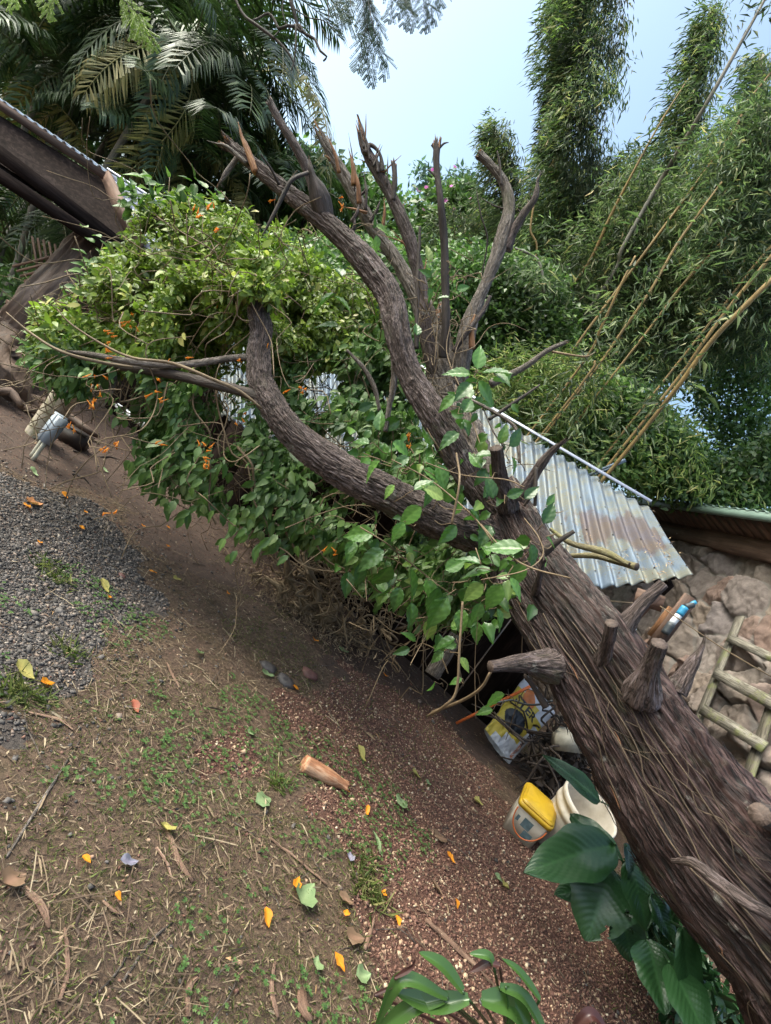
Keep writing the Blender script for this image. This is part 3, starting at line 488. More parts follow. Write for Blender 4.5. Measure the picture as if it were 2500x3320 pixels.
def limb(pts, name='limb', mat='limb', seed=0, n=90, step=.012, amp=.008, jag=0, em=None, em_raw=True, par=None, jn=8, lump=.12, ff=45, **k):
    k_ = .73 if name in ('branch_stub',) else .84 if name in ('twig', 'main_fork', 'torn_spike') else .69
    P = [W(x, y, d) for x, y, d, w in pts]; R = [w/2*d/F*k_ for x, y, d, w in pts]; mb = MB()
    PATHS[seed] = P
    if name == 'branch_stub': R[0] *= 1.1
    add_tube(mb, P, R, n=n, step=step, amp=amp, lump=lump, seed=seed, jag=jag, jagn=jn, em=1, ff=ff, **k)
    return mb.build(name, [M[mat], M['raw'] if em_raw else M['cut']], par or root, smooth=True)
L1 = limb([(1700, 1800, 2.8, 190), (1560, 1735, 2.78, 190), (1400, 1675, 2.75, 182), (1250, 1598, 2.75, 168), (1100, 1515, 2.8, 156), (970, 1418, 2.85, 132), (890, 1325, 2.9, 118), (846, 1240, 2.95, 112), (840, 1150, 3.0, 100), (848, 1075, 3.05, 92), (835, 1000, 3.12, 86)], seed=11, n=320, step=.005, amp=.010, mat='limb', ff=80, zs=.22, flute=.010)
limb([(845, 1160, 3.0, 40), (760, 1160, 3.0, 34), (640, 1178, 3.0, 32), (540, 1185, 3.0, 28), (420, 1172, 3.0, 30), (300, 1150, 3.05, 24), (180, 1135, 3.1, 12)], seed=12, mat='grey', n=28, amp=.003, par=L1, name='branch')
limb([(850, 1290, 2.92, 60), (760, 1262, 2.95, 52), (620, 1228, 3.0, 50), (520, 1205, 3.05, 46), (400, 1190, 3.1, 40), (280, 1165, 3.15, 22)], seed=13, mat='deadbark', n=32, amp=.004, par=L1, name='branch')
limb([(850, 1325, 2.85, 8), (780, 1270, 2.8, 11), (690, 1230, 2.75, 13), (560, 1178, 2.75, 12), (430, 1160, 2.75, 10), (330, 1115, 2.75, 9), (230, 1050, 2.75, 7), (185, 1000, 2.75, 4)], seed=14, mat='vine', n=10, amp=0, step=.03, par=L1, name='twig')
limb([(430, 1190, 2.9, 9), (330, 1175, 2.8, 14), (200, 1140, 2.7, 12), (100, 1080, 2.7, 10), (20, 1012, 2.7, 5)], seed=15, mat='vine', n=10, amp=0, step=.03, par=L1, name='twig')
L2 = limb([(1640, 1700, 2.85, 120), (1545, 1575, 2.85, 124), (1470, 1455, 2.85, 126), (1400, 1335, 2.85, 126), (1330, 1215, 2.88, 124), (1290, 1085, 2.9, 122), (1262, 960, 2.95, 120), (1195, 862, 3.0, 114), (1118, 775, 3.05, 104), (1030, 695, 3.1, 92), (950, 635, 3.15, 74), (880, 580, 3.2, 66), (800, 515, 3.25, 58), (738, 468, 3.3, 50)], seed=21, n=260, step=.005, amp=.009, jag=.09, jn=14, ff=80, zs=.16, flute=.009)
limb([(1025, 660, 3.1, 48), (1000, 560, 3.08, 46), (960, 478, 3.05, 40), (905, 390, 3.02, 34), (872, 325, 3.0, 32)], seed=22, mat='limb', n=36, amp=.003, par=L2, name='branch', jag=.02, jn=3, em_raw=False)
limb([(1055, 730, 3.13, 80), (1035, 640, 3.06, 88), (1010, 560, 3.0, 26), (1003, 520, 3.0, 4)], seed=23, mat='deadbark', n=30, amp=.008, par=L2, name='torn_spike', lump=.3, jag=.04)
limb([(1000, 560, 3.0, 18), (950, 580, 2.95, 20), (925, 620, 2.95, 20), (890, 690, 2.95, 18), (850, 765, 2.95, 6)], seed=24, mat='deadbark', n=14, amp=.002, par=L2, name='branch')
limb([(830, 560, 3.2, 30), (800, 480, 3.2, 26), (783, 440, 3.2, 14), (772, 395, 3.2, 3)], seed=25, mat='raw', n=18, amp=.004, par=L2, name='splinter', lump=.35)
limb([(800, 530, 3.2, 24), (735, 475, 3.2, 18), (700, 465, 3.2, 8), (670, 455, 3.2, 3)], seed=26, mat='grey', n=14, amp=.003, par=L2, name='splinter')
limb([(770, 510, 3.25, 26), (735, 560, 3.25, 28), (708, 600, 3.25, 10)], seed=27, mat='grey', n=14, amp=.003, par=L2, name='branch', jag=.04)
limb([(905, 600, 3.1, 16), (880, 550, 3.05, 12), (845, 500, 3.0, 7)], seed=28, mat='deadbark', n=10, amp=.002, par=L2, name='branch')
L6 = limb([(1640, 1700, 2.95, 200), (1570, 1560, 3.1, 165), (1510, 1430, 3.25, 140), (1465, 1310, 3.4, 130), (1435, 1200, 3.5, 110), (1420, 1110, 3.55, 90), (1410, 1020, 3.6, 60)], seed=31, mat='grey', n=150, amp=.022, lump=.22, jag=.12, name='main_fork', step=.01)
limb([(1430, 1260, 3.45, 72), (1385, 1110, 3.45, 66), (1370, 950, 3.45, 64), (1345, 840, 3.45, 62), (1310, 725, 3.45, 62), (1262, 625, 3.45, 56), (1215, 540, 3.45, 56), (1185, 480, 3.45, 44), (1168, 425, 3.45, 20)], seed=32, n=80, amp=.01, jag=.14, jn=16, par=L6)
limb([(1185, 500, 3.42, 30), (1200, 470, 3.42, 18), (1232, 500, 3.42, 12), (1240, 560, 3.42, 26)], seed=33, mat='deadbark', n=12, amp=.004, par=L6, name='splinter')
limb([(1275, 650, 3.42, 18), (1280, 590, 3.42, 24), (1278, 525, 3.42, 20)], seed=34, mat='deadbark', n=12, amp=.002, par=L6, name='splinter', jag=.03)
limb([(1435, 1160, 3.35, 44), (1446, 1050, 3.3, 40), (1443, 900, 3.28, 38), (1440, 780, 3.25, 36), (1428, 650, 3.2, 34), (1415, 530, 3.2, 32), (1418, 460, 3.2, 34)], seed=35, mat='deadbark', n=40, amp=.004, jag=.07, jn=5, par=L6)
limb([(1415, 575, 3.2, 14), (1395, 555, 3.2, 8), (1385, 550, 3.2, 4)], seed=36, mat='deadbark', n=8, amp=0, par=L6, name='splinter')
limb([(1425, 480, 3.2, 12), (1440, 465, 3.2, 10), (1455, 462, 3.2, 3)], seed=37, mat='deadbark', n=8, amp=0, par=L6, name='splinter')
limb([(1480, 1250, 3.4, 90), (1500, 1150, 3.4, 76), (1525, 1040, 3.42, 70), (1570, 930, 3.45, 56), (1610, 830, 3.48, 58), (1638, 740, 3.5, 66), (1650, 660, 3.52, 56), (1632, 590, 3.54, 46), (1590, 535, 3.55, 36), (1552, 500, 3.56, 34)], seed=38, mat='grey', n=80, amp=.010, jag=.03, jn=4, par=L6)
limb([(1640, 810, 3.5, 60), (1665, 750, 3.48, 40), (1700, 690, 3.45, 34), (1735, 640, 3.42, 28), (1745, 575, 3.42, 10)], seed=39, mat='limb', n=28, amp=.005, par=L6)
limb([(1625, 600, 3.5, 12), (1620, 530, 3.5, 9), (1612, 490, 3.5, 5)], seed=40, mat='deadbark', n=8, amp=0, par=L6, name='twig')
limb([(1560, 900, 3.4, 5), (1580, 780, 3.35, 6), (1560, 700, 3.3, 5), (1545, 620, 3.3, 3)], seed=41, mat='deadbark', n=6, amp=0, par=L6, name='twig')
L7 = limb([(1430, 1200, 3.6, 80), (1365, 1000, 3.7, 70), (1290, 850, 3.75, 64), (1210, 740, 3.8, 60), (1160, 650, 3.8, 56), (1115, 570, 3.8, 56), (1075, 500, 3.8, 46), (1040, 440, 3.8, 20)], seed=42, mat='grey', n=70, amp=.014, jag=.16, jn=18, lump=.25, par=L6)
for i, (a, b, w) in enumerate([((1165, 660), (1148, 540), 22), ((1185, 680), (1180, 560), 22), ((1150, 600), (1130, 480), 26), ((1200, 720), (1235, 640), 16), ((1100, 560), (1062, 440), 24), ((1140, 720), (1165, 660), 22), ((1190, 690), (1110, 670), 18), ((1160, 640), (1195, 600), 12), ((1070, 520), (1045, 500), 14), ((1150, 620), (1130, 430), 8), ((1240, 740), (1245, 640), 20), ((1140, 760), (1150, 700), 20)]):
    limb([(*a, 3.72, w), ((a[0]+b[0])/2+5, (a[1]+b[1])/2, 3.7, w*.8), (*b, 3.7, w*.12)], seed=50+i, mat='raw' if i % 2 == 0 else 'limb', n=12, amp=.004, lump=.4, par=L7, name='splinter')
for i, (a, b, w) in enumerate([((1200, 520), (1175, 400), 10), ((1210, 540), (1240, 470), 10), ((1180, 480), (1160, 390), 10), ((1255, 600), (1258, 500), 9), ((1225, 560), (1220, 480), 14)]):
    limb([(*a, 3.4, w), ((a[0]+b[0])/2, (a[1]+b[1])/2, 3.4, w*.8), (*b, 3.4, w*.1)], seed=70+i, mat='deadbark', n=8, amp=.002, par=L6, name='splinter')
limb([(1350, 1130, 3.3, 20), (1355, 900, 3.3, 18), (1360, 780, 3.3, 16), (1362, 735, 3.3, 12)], seed=80, mat='deadbark', n=14, amp=.002, par=L6, name='branch')
limb([(1470, 1140, 3.3, 22), (1520, 1070, 3.28, 24), (1565, 1010, 3.3, 20), (1590, 960, 3.3, 16)], seed=87, mat='limb', n=18, amp=.004, par=L6, name='branch')
limb([(1530, 1130, 3.3, 30), (1530, 1060, 3.3, 26), (1540, 1020, 3.3, 10)], seed=88, mat='raw', n=18, amp=.006, par=L6, name='splinter')
limb([(1590, 1245, 3.1, 34), (1700, 1190, 3.1, 28), (1770, 1140, 3.1, 24), (1835, 1108, 3.1, 16)], seed=81, mat='grey', n=24, amp=.004, par=L6, name='branch', jag=.03, jn=4)
limb([(1790, 1140, 3.1, 10), (1860, 1152, 3.05, 8), (1905, 1155, 3.0, 7), (1930, 1142, 3.0, 4)], seed=82, mat='vine', n=8, amp=0, par=L6, name='twig')
limb([(1585, 1360, 3.0, 16), (1660, 1310, 3.0, 17), (1750, 1248, 3.0, 10)], seed=83, mat='deadbark', n=14, amp=.002, par=L6, name='branch')
limb([(1430, 1275, 3.0, 9), (1500, 1285, 2.9, 12), (1600, 1335, 2.8, 13), (1670, 1385, 2.75, 14), (1680, 1440, 2.72, 15), (1685, 1500, 2.7, 12)], seed=84, mat='grey', n=12, amp=.002, par=L6, name='twig')
limb([(1560, 1310, 2.85, 6), (1600, 1400, 2.8, 7), (1635, 1450, 2.78, 6)], seed=85, mat='grey', n=8, amp=0, par=L6, name='twig')
limb([(1125, 1135, 2.9, 14), (1180, 1195, 2.9, 22), (1215, 1260, 2.9, 24), (1230, 1330, 2.9, 16)], seed=86, mat='grey', n=16, amp=.003, name='branch', jag=.02, jn=3)
limb([(1275, 1140, 3.0, 24), (1278, 1240, 3.0, 30), (1262, 1320, 3.0, 28), (1250, 1400, 3.0, 22)], seed=89, mat='grey', n=16, amp=.003, name='branch')
for k in range(40):   # thin dead twigs bristling round the broken tops
    pp_ = PATHS[[32, 42, 38, 32, 42, 39][k % 6]]; u_ = rng.uniform(.25, .95)*(len(pp_)-1); i_ = int(u_); p_ = pp_[i_]*(1-u_+i_)+pp_[min(i_+1, len(pp_)-1)]*(u_-i_); q_ = p_+.5*(cu*.9+cr*rng.normal(0, .7)+rnd(1)[0]*.3)*rng.uniform(.12, .34); mb = MB()
    add_tube(mb, [p_, (p_+q_)/2+rng.normal(0, .008, 3), q_], [.0065, .005, .0015], n=7, step=.03); mb.build('twig', M['deadbark'] if k % 3 else M['raw'], L6, smooth=True)
# sawn stubs on the trunk
ST = [([(1650, 1650, 2.75, 70), (1625, 1560, 2.65, 62), (1608, 1452, 2.55, 58)], 'limb', 0, 90), ([(1690, 1620, 2.7, 80), (1745, 1520, 2.62, 64), (1790, 1462, 2.58, 34), (1828, 1432, 2.55, 14)], 'limb', .06, 91), ([(1760, 1790, 2.4, 40), (1815, 1752, 2.36, 22), (1862, 1722, 2.34, 18)], 'deadbark', 0, 92),
      ([(1735, 1920, 2.4, 44), (1748, 1870, 2.3, 36), (1762, 1812, 2.25, 26)], 'limb', .03, 93), ([(1790, 2160, 2.2, 120), (1700, 2150, 2.12, 78), (1590, 2162, 2.05, 68)], 'limb', 0, 94), ([(1950, 2150, 2.15, 66), (1975, 2070, 2.06, 56), (1983, 2020, 2.02, 52)], 'limb', 0, 95),
      ([(2075, 2260, 2.05, 130), (2110, 2160, 1.96, 98), (2138, 2085, 1.9, 88)], 'limb', 0, 96), ([(1985, 2080, 2.3, 90), (2070, 1970, 2.28, 66), (2150, 1892, 2.28, 60)], 'limb', 0, 97), ([(2190, 2240, 2.2, 70), (2240, 2160, 2.2, 50), (2275, 2100, 2.2, 22), (2284, 2072, 2.2, 6)], 'limb', .05, 98),
      ([(2540, 2680, 1.85, 90), (2500, 2655, 1.68, 84), (2462, 2640, 1.62, 74)], 'deadbark', 0, 99), ([(2180, 2790, 1.72, 26), (2250, 2800, 1.64, 48), (2330, 2860, 1.58, 56), (2430, 2930, 1.52, 60), (2540, 2985, 1.5, 60)], 'limb', .03, 100), ([(1700, 1640, 2.5, 14), (1730, 1590, 2.46, 14), (1738, 1520, 2.44, 16), (1735, 1640, 2.42, 12)], 'deadbark', 0, 101),
      ([(1770, 2290, 2.2, 30), (1728, 2225, 2.2, 22), (1705, 2195, 2.2, 16)], 'deadbark', .02, 102)]
for pts, mt, jg, sd_ in ST: limb(pts, 'branch_stub' if sd_ != 100 else 'lower_branch', mt, sd_, n=80, step=.006, amp=.009 if mt == 'limb' else .006, jag=jg, em_raw=False, jn=6, lump=.34, ff=70)
# loose bark shreds along the trunk
mb = MB()
def onT(s, a, off):
    i = int(np.clip(s, 0, .999)*(len(TR['P'])-1)); r = TR['R'][i]+off; return TR['P'][i]+r*(math.cos(a)*TR['U'][i]+math.sin(a)*TR['Bn'][i])
# angle on the trunk that faces the camera
def face(s):
    i = int(s*(len(TR['P'])-1)); v = nrm(CAM-TR['P'][i]); return math.atan2(np.dot(v, TR['Bn'][i]), np.dot(v, TR['U'][i]))
for k in range(170):
    s = rng.uniform(.03, .8); a = face(s)+rng.uniform(-1.7, 1.7); L = rng.uniform(.006, .028); sw = rng.normal(0, .04)
    P = [onT(s+L*t, a+sw*t, .006+.010*rng.uniform()*abs(t-.5)*2) for t in np.linspace(0, 1, 5)]
    add_tube(mb, P, [.0006, .0022, .0026, .002, .0006], n=5, step=.03, m=int(rng.uniform() < .12))
mb.build('bark_shred', [M['bark'], barkmat('orange_bark_fibre', [(.3, (.14, .065, .035)), (.6, (.30, .15, .08)), (.75, (.42, .25, .15))])], root)['kind'] = 'stuff'
# ---------------------------------------------------------------- climbing plants
vt = thing('flame_vine', 'dense green vine with orange trumpet flowers heaped over the fallen limbs', 'vine', GG(700, 1600))
VB = [(560, 750, 3.85, .24, .25, .24), (660, 765, 3.9, .28, .3, .26), (760, 830, 3.95, .28, .3, .24), (590, 870, 3.7, .42, .4, .36), (440, 930, 3.6, .26, .3, .26), (740, 900, 3.75, .46, .45, .42), (880, 900, 4.0, .34, .4, .34), (960, 980, 4.0, .30, .4, .34),
      (380, 1010, 3.4, .24, .3, .24), (520, 1030, 3.4, .42, .4, .36), (700, 1060, 3.55, .46, .45, .40), (880, 1080, 3.7, .36, .4, .36), (240, 1090, 3.3, .24, .25, .18), (1010, 1120, 3.9, .38, .4, .38), (1120, 1010, 4.1, .26, .4, .28)]
VB += [(835, 945, 3.05, .12, .12, .09), (770, 960, 3.1, .14, .12, .10), (850, 880, 3.2, .16, .15, .12)]
VB2 = [(230, 1180, 3.25, .20, .22, .17), (400, 1230, 3.35, .34, .28, .22), (560, 1270, 3.4, .40, .32, .28), (680, 1350, 3.4, .38, .32, .30), (620, 1450, 3.4, .32, .28, .30), (760, 1500, 3.4, .34, .3, .30), (870, 1560, 3.4, .32, .3, .30), (960, 1620, 3.4, .30, .3, .28), (1090, 1660, 3.5, .34, .35, .28), (1220, 1750, 3.5, .30, .35, .28), (1340, 1830, 3.5, .28, .35, .28), (1440, 1890, 3.3, .26, .3, .26), (1530, 1860, 3.1, .24, .25, .24), (1150, 1260, 3.9, .42, .4, .42), (1100, 1420, 3.7, .38, .35, .30), (1290, 1450, 3.6, .32, .35, .34), (1270, 1300, 3.9, .34, .35, .34), (1400, 1560, 3.4, .24, .3, .24), (1250, 1130, 4.1, .30, .35, .34), (1010, 1290, 3.8, .34, .35, .32)]
def blob(mb, c, r, n, L, Wf, tm, out=.6, down=.5, jit=.8, shell=.3, curl=1, thr=-.12):
    u = rnd(n); rad = shell+(1-shell)*rng.uniform(0, 1, n)**.6; rad *= 1+.22*fbm(u*2.2+c, 2, 8); P = c+u*rad[:, None]*r
    keep = fbm(P*3.6, 3, 71)+.7*(rad-.8) > thr; P = P[keep]; u = u[keep]; n = len(P); ax = u*out+np.array([0, 0, -down])+rnd(n)*jit; nm = u*.6+np.array([0, -.25, .6])+rnd(n)*.75; LL = L*np.minimum(1.7, .30+rng.gamma(2.2, .27, n)); leaves(mb, P, ax, nm, LL, LL*Wf*rng.uniform(.8, 1.2, n), tm, curl=curl)
mb = MB()
for x, y, d, a, b, c in VB: blob(mb, W(x, y, d), np.array([a, b, c]), int(13500*a*c/.15), .047, .46, OV)
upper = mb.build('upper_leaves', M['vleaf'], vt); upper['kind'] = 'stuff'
mb = MB()
for x, y, d, a, b, c in VB2: blob(mb, W(x, y, d), np.array([a, b, c]), int(4200*a*c/.12), .062, .46, OV, out=.35, down=1.0, jit=.75, thr=-.02)
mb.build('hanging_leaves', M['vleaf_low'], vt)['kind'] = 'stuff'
mb = MB(); EP = [(455, 650), (500, 610), (410, 620), (340, 830), (330, 870), (120, 1110), (150, 1090), (110, 1140), (200, 1070), (140, 1180), (560, 640), (700, 660), (300, 950), (180, 1050), (640, 640), (420, 660), (250, 1020), (100, 1160), (330, 930)]
for (x, y) in EP:
    n = 12; c = W(x, y, 3.5); leaves(mb, c+rng.normal(0, .05, (n, 3)), rnd(n)+[-.5, -.2, .15], np.tile([0, -.4, .9], (n, 1))+rnd(n)*.3, rng.uniform(.07, .13, n), .05, HDM, curl=.5)
for (x, y) in [(560, 1590), (620, 1640), (680, 1640), (780, 1640), (820, 1690), (870, 1640), (930, 1690), (1000, 1680), (1060, 1720), (770, 1720), (700, 1560), (540, 1540), (480, 1500), (1150, 1770), (1180, 1850), (640, 1520), (900, 1740), (1230, 1880)]:
    n = 9; c = W(x, y, 3.15); leaves(mb, c+rng.normal(0, .055, (n, 3)), rnd(n)*.5+[0, 0, -1.0], np.tile([0, -1.0, .3], (n, 1))+rnd(n)*.5, rng.uniform(.08, .13, n), .045, HDM, curl=.5)
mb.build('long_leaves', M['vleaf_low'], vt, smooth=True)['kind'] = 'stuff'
mb = MB()
for k in range(520):
    x, y, d, a, b, c = (VB+VB2)[int(rng.integers(0, len(VB+VB2)))]; p = W(x, y, d)+rnd(1)[0]*[a, b, c]; q = p+rng.normal(0, .35, 3)+[0, 0, -.25]
    if p[2] > .15: q[2] = max(q[2], .12); r = rng.uniform(.0015, .004); add_tube(mb, wig(p, q, .05, 6, .05), [r]*6, n=5, step=.05)
for a, b, r in [((630, 1240), (700, 1700), 5), ((700, 1260), (880, 1790), 5), ((770, 1450), (1000, 1860), 7), ((720, 1500), (740, 1250), 4), ((930, 1620), (1170, 1900), 5), ((500, 1130), (330, 1780), 1.2), ((700, 1350), (560, 1720), 1.2), ((480, 1480), (470, 1680), 1.2), ((820, 1780), (1300, 1910), 4), ((1040, 1500), (1330, 1620), 4), ((1420, 1980), (1160, 1710), 3)]:
    r = r*.5*3.2/F; add_tube(mb, wig(W(*a, 3.15), W(*b, 3.2), .025, 7), [r*1.2]*7, n=6, step=.03)
mb.build('stems', M['vine'], vt)['kind'] = 'stuff'
FP = [(355, 1110), (365, 1150), (365, 1085), (310, 1215), (315, 1255), (290, 1290), (300, 1310), (520, 1240), (530, 1265), (500, 1260), (540, 1285), (430, 1045), (415, 1040), (440, 1030), (630, 670), (690, 650), (660, 700), (715, 740), (720, 985), (750, 1000), (735, 980), (680, 935), (800, 830), (805, 840), (850, 870), (575, 960), (870, 1115), (640, 1430), (520, 1430), (535, 1440), (780, 1155), (540, 1155), (620, 1155), (690, 1460), (680, 1490), (675, 1505), (700, 1425), (775, 1370), (790, 1355), (355, 1445), (385, 1435), (225, 1370), (1345, 1440), (1330, 1410), (1075, 1770), (1090, 1790), (375, 1660), (940, 1265), (990, 1265), (1110, 650), (900, 640)]
for i, (x, y) in enumerate(FP):
    mb = MB(); n = int(rng.integers(1, 4)); c = W(x, y, 3.0 if y > 1020 else 3.25)
    for q in range(n):
        p0_ = c+rng.normal(0, .012, 3); dr = nrm(rnd(1)[0]*.9+[0, -.2, -.5]); L_ = rng.uniform(.022, .036); add_tube(mb, [p0_, p0_+dr*L_*.6+[0, 0, -.003], p0_+dr*L_+[0, 0, -.008]], [.0015, .003, .0065], n=7, step=.012); leaves(mb, np.tile(p0_+dr*L_+[0, 0, -.008], (4, 1)), rnd(4)*.9+dr*.4, rnd(4), .014, .009, LN, curl=2)
    mb.build('flower', M['flower'], vt)
# large-leaved climber round the fork
ct = thing('broad_leaved_climber', 'climber with large glossy green leaves twining round the fork of the fallen trunk', 'climber', GG(1500, 2300))
CL = [(1270, 1430, 2.65, 85, -.5), (1230, 1400, 2.65, 80, 1.5), (1330, 1480, 2.6, 80, 3.6), (1235, 1490, 2.6, 95, 3.9), (1370, 1520, 2.6, 75, -.4), (1200, 1440, 2.7, 70, 2.7), (1370, 1640, 2.5, 110, 3.8), (1340, 1590, 2.5, 80, .6), (1310, 1690, 2.5, 80, 4.2), (1420, 1500, 2.65, 100, -1.2), (1400, 1560, 2.6, 90, 4.6), (1280, 1570, 2.6, 60, 4.0),
      (1250, 1780, 2.7, 120, 3.7), (1220, 1730, 2.7, 120, 3.1), (1270, 1830, 2.7, 130, 4.1), (1330, 1840, 2.7, 110, 5.0), (1380, 1870, 2.6, 95, -1.1), (1300, 1900, 2.7, 90, 4.4), (1330, 1950, 2.7, 90, 4.9), (1420, 1900, 2.55, 110, 4.5), (1450, 1930, 2.5, 130, 4.2), (1400, 2000, 2.6, 90, 4.6), (1270, 1900, 2.8, 80, 3.9), (1170, 1820, 2.9, 90, 4.7), (1150, 1750, 3.0, 80, 4.4), (1130, 1850, 3.0, 90, 4.7), (1440, 1850, 2.6, 90, .5),
      (1600, 1850, 2.2, 110, 3.2), (1570, 1890, 2.2, 100, 3.9), (1560, 1830, 2.2, 90, 2.7), (1630, 1890, 2.15, 115, 4.2), (1650, 1870, 2.1, 90, -.9), (1700, 1780, 2.15, 130, 3.0), (1720, 1760, 2.15, 90, -1.3), (1700, 1820, 2.15, 100, -2.0), (1560, 1950, 2.3, 85, 4.4), (1500, 1970, 2.4, 90, 4.6), (1540, 2010, 2.4, 80, 4.9), (1610, 1970, 2.2, 80, -1.2), (1480, 1700, 2.45, 90, 4.0), (1520, 1650, 2.4, 80, -.7), (1440, 1620, 2.5, 90, 2.4), (1590, 1700, 2.4, 90, 4.2), (1600, 1620, 2.45, 90, 1.7), (1640, 1610, 2.4, 70, .4), (1560, 1520, 2.6, 80, 2.0), (1540, 1480, 2.6, 80, .3), (1490, 1400, 2.7, 90, 3.7), (1500, 1340, 2.7, 90, 1.0),
      (1560, 1210, 2.6, 105, .15), (1545, 1200, 2.6, 100, 1.3), (1530, 1215, 2.6, 95, 2.9), (1550, 1230, 2.6, 105, -.9), (1530, 1240, 2.6, 90, 3.9), (1600, 1210, 2.6, 80, -.5), (1480, 1280, 2.7, 80, 3.8), (1620, 1440, 2.6, 70, 1.2), (1650, 1450, 2.5, 90, .9), (1660, 1480, 2.5, 60, -1.2), (1580, 1560, 2.5, 60, 4.9), (1700, 1620, 2.4, 70, .8), (1760, 1700, 2.3, 90, 1.0), (1770, 1740, 2.25, 60, -.6), (1770, 1640, 2.35, 60, .8), (1400, 1450, 2.8, 80, 1.8), (1440, 2110, 2.6, 60, 3.8), (1500, 2200, 2.4, 50, 3.5), (1480, 2070, 2.4, 90, 3.5), (1330, 2100, 2.7, 60, 3.4), (1350, 2080, 2.7, 60, 2.3), (1410, 2210, 2.6, 50, 4.4), (1640, 2250, 2.6, 90, 3.7), (1600, 2300, 2.8, 60, 3.2), (1490, 2130, 2.3, 60, -.8), (1300, 1360, 3.0, 90, 3.5), (1160, 1330, 3.1, 60, .5), (1130, 1300, 3.1, 50, .2),
      (1090, 950, 3.2, 100, 3.5), (1080, 960, 3.2, 80, -.4), (1110, 900, 3.2, 80, 1.9), (1100, 1060, 3.2, 90, 2.8), (1210, 740, 3.3, 60, 1.3), (1215, 730, 3.3, 60, -.2), (1220, 760, 3.3, 60, -1.5), (1390, 850, 3.2, 60, 1.5), (1400, 900, 3.2, 50, 2.5), (1390, 930, 3.2, 50, -1.3), (1480, 940, 3.2, 50, .4), (1460, 965, 3.2, 45, 2.9), (1350, 1090, 3.0, 60, 1.4)]
mb = MB(); mb2 = MB()
for i, (x, y, d, L, a) in enumerate(CL):
    p = W(x, y, d); q = W(x+20*math.cos(a), y-20*math.sin(a), d); ax = nrm(q-p)+[0, rng.normal(0, .3), -.1]; nm = nrm(CAM-p)*.6+[0, 0, .65]+rng.normal(0, .25, 3); s = L*d/F*1.02
    leaves(mb, p[None], ax[None], nm[None], s*.98, s*.50, HD, curl=.4)
    j = TR['P'][int(rng.uniform(0, .22)*len(TR['P']))]; 
    k = W(x+rng.normal(0, 40), y+rng.normal(0, 40)+20, d+.1); add_tube(mb2, wig(p, k, .015, 4), [.002, .002, .0022, .0025], n=5, step=.03)
for k in range(210):   # smaller, shaded leaves behind
    x, y, d, L, a = CL[int(rng.integers(0, 50))]; p = W(x+rng.normal(0, 55), y+rng.normal(0, 55), d+.18+abs(rng.normal(0, .1))); s = rng.uniform(.05, .11); leaves(mb, p[None], rnd(1)*.7+[0, 0, -.6], (nrm(CAM-p)+[0, 0, .4])[None]+rnd(1)*.5, s, s*.6, HDM, curl=.4)
mb.build('leaves', M['bigvine'], ct, smooth=True)['kind'] = 'stuff'
ROOTS = []; mb3 = MB()
for s0, s1, a0, a1, r in [(.20, .52, .25, .42, .006), (.21, .46, .05, .25, .005), (.22, .50, -.15, .1, .004), (.17, .36, .55, .75, .0045), (.25, .62, -.35, -.1, .0045), (.30, .44, .0, -.3, .003), (.19, .30, .9, .7, .006), (.24, .41, -.5, -.4, .003), (.45, .62, .9, 1.1, .003)]:
    r = r*.6
    P = [onT(s0+(s1-s0)*t, face(s0+(s1-s0)*t)+a0+(a1-a0)*t+rng.normal(0, .04), .012) for t in np.linspace(0, 1, 12)]; ROOTS.append((P, r))
    add_tube(mb3, P, [r]*11+[r*.3], n=7, step=.02, lump=.15)
    for q in range(3):
        i = int(rng.integers(2, 9)); s = s0+(s1-s0)*i/11; add_tube(mb3, [P[i], onT(s+.02, face(s)+a0+.25*rng.normal(), .012), onT(s+.05, face(s)+a0+.4*rng.normal(), .010)], [r*.5, r*.4, r*.2], n=5, step=.02)
for pts, r in [([(1700, 1680, 2.35), (1745, 1740, 2.2), (1760, 1800, 2.15), (1700, 1850, 2.1), (1560, 1880, 2.15)], 4), ([(1560, 1700, 2.4), (1640, 1790, 2.2), (1720, 1840, 2.1), (1850, 1875, 2.05)], 5), ([(1500, 1950, 2.3), (1490, 2100, 2.25), (1480, 2240, 2.25), (1440, 2290, 2.3), (1390, 2320, 2.5)], 9), ([(1590, 2180, 2.1), (1560, 2230, 2.15), (1500, 2270, 2.3), (1400, 2310, 2.6)], 10), ([(1270, 1490, 2.6), (1400, 1560, 2.55), (1530, 1670, 2.4), (1600, 1760, 2.3)], 5), ([(1480, 1470, 2.6), (1490, 1560, 2.4), (1465, 1700, 2.4)], 8), ([(1460, 1230, 3.1), (1480, 1130, 3.2), (1530, 1000, 3.3), (1440, 930, 3.3)], 3), ([(1460, 1050, 3.3), (1450, 1150, 3.2), (1510, 1300, 3.0), (1560, 1450, 2.8)], 5), ([(1400, 1250, 3.3), (1420, 1150, 3.3), (1400, 1050, 3.3)], 5), ([(1550, 2000, 2.3), (1540, 2150, 2.3), (1543, 2330, 2.3)], 2), ([(1640, 2400, 3), (1700, 2240, 2.6), (1780, 2290, 2.5)], 3), ([(1290, 1850, 2.8), (1250, 2070, 2.8), (1400, 2300, 3)], 2), ([(1380, 1500, 2.6), (1500, 1540, 2.5), (1640, 1555, 2.4), (1700, 1580, 2.35)], 4), ([(1160, 1480, 2.9), (1300, 1520, 2.7), (1180, 1470, 2.8)], 3), ([(1440, 1480, 2.8), (1390, 1400, 2.8), (1350, 1310, 3.0)], 6)]:
    P = [W(*p) for p in pts]; add_tube(mb2, P, [r*.5*2.4/F]*len(P), n=8, step=.02, lump=.2)
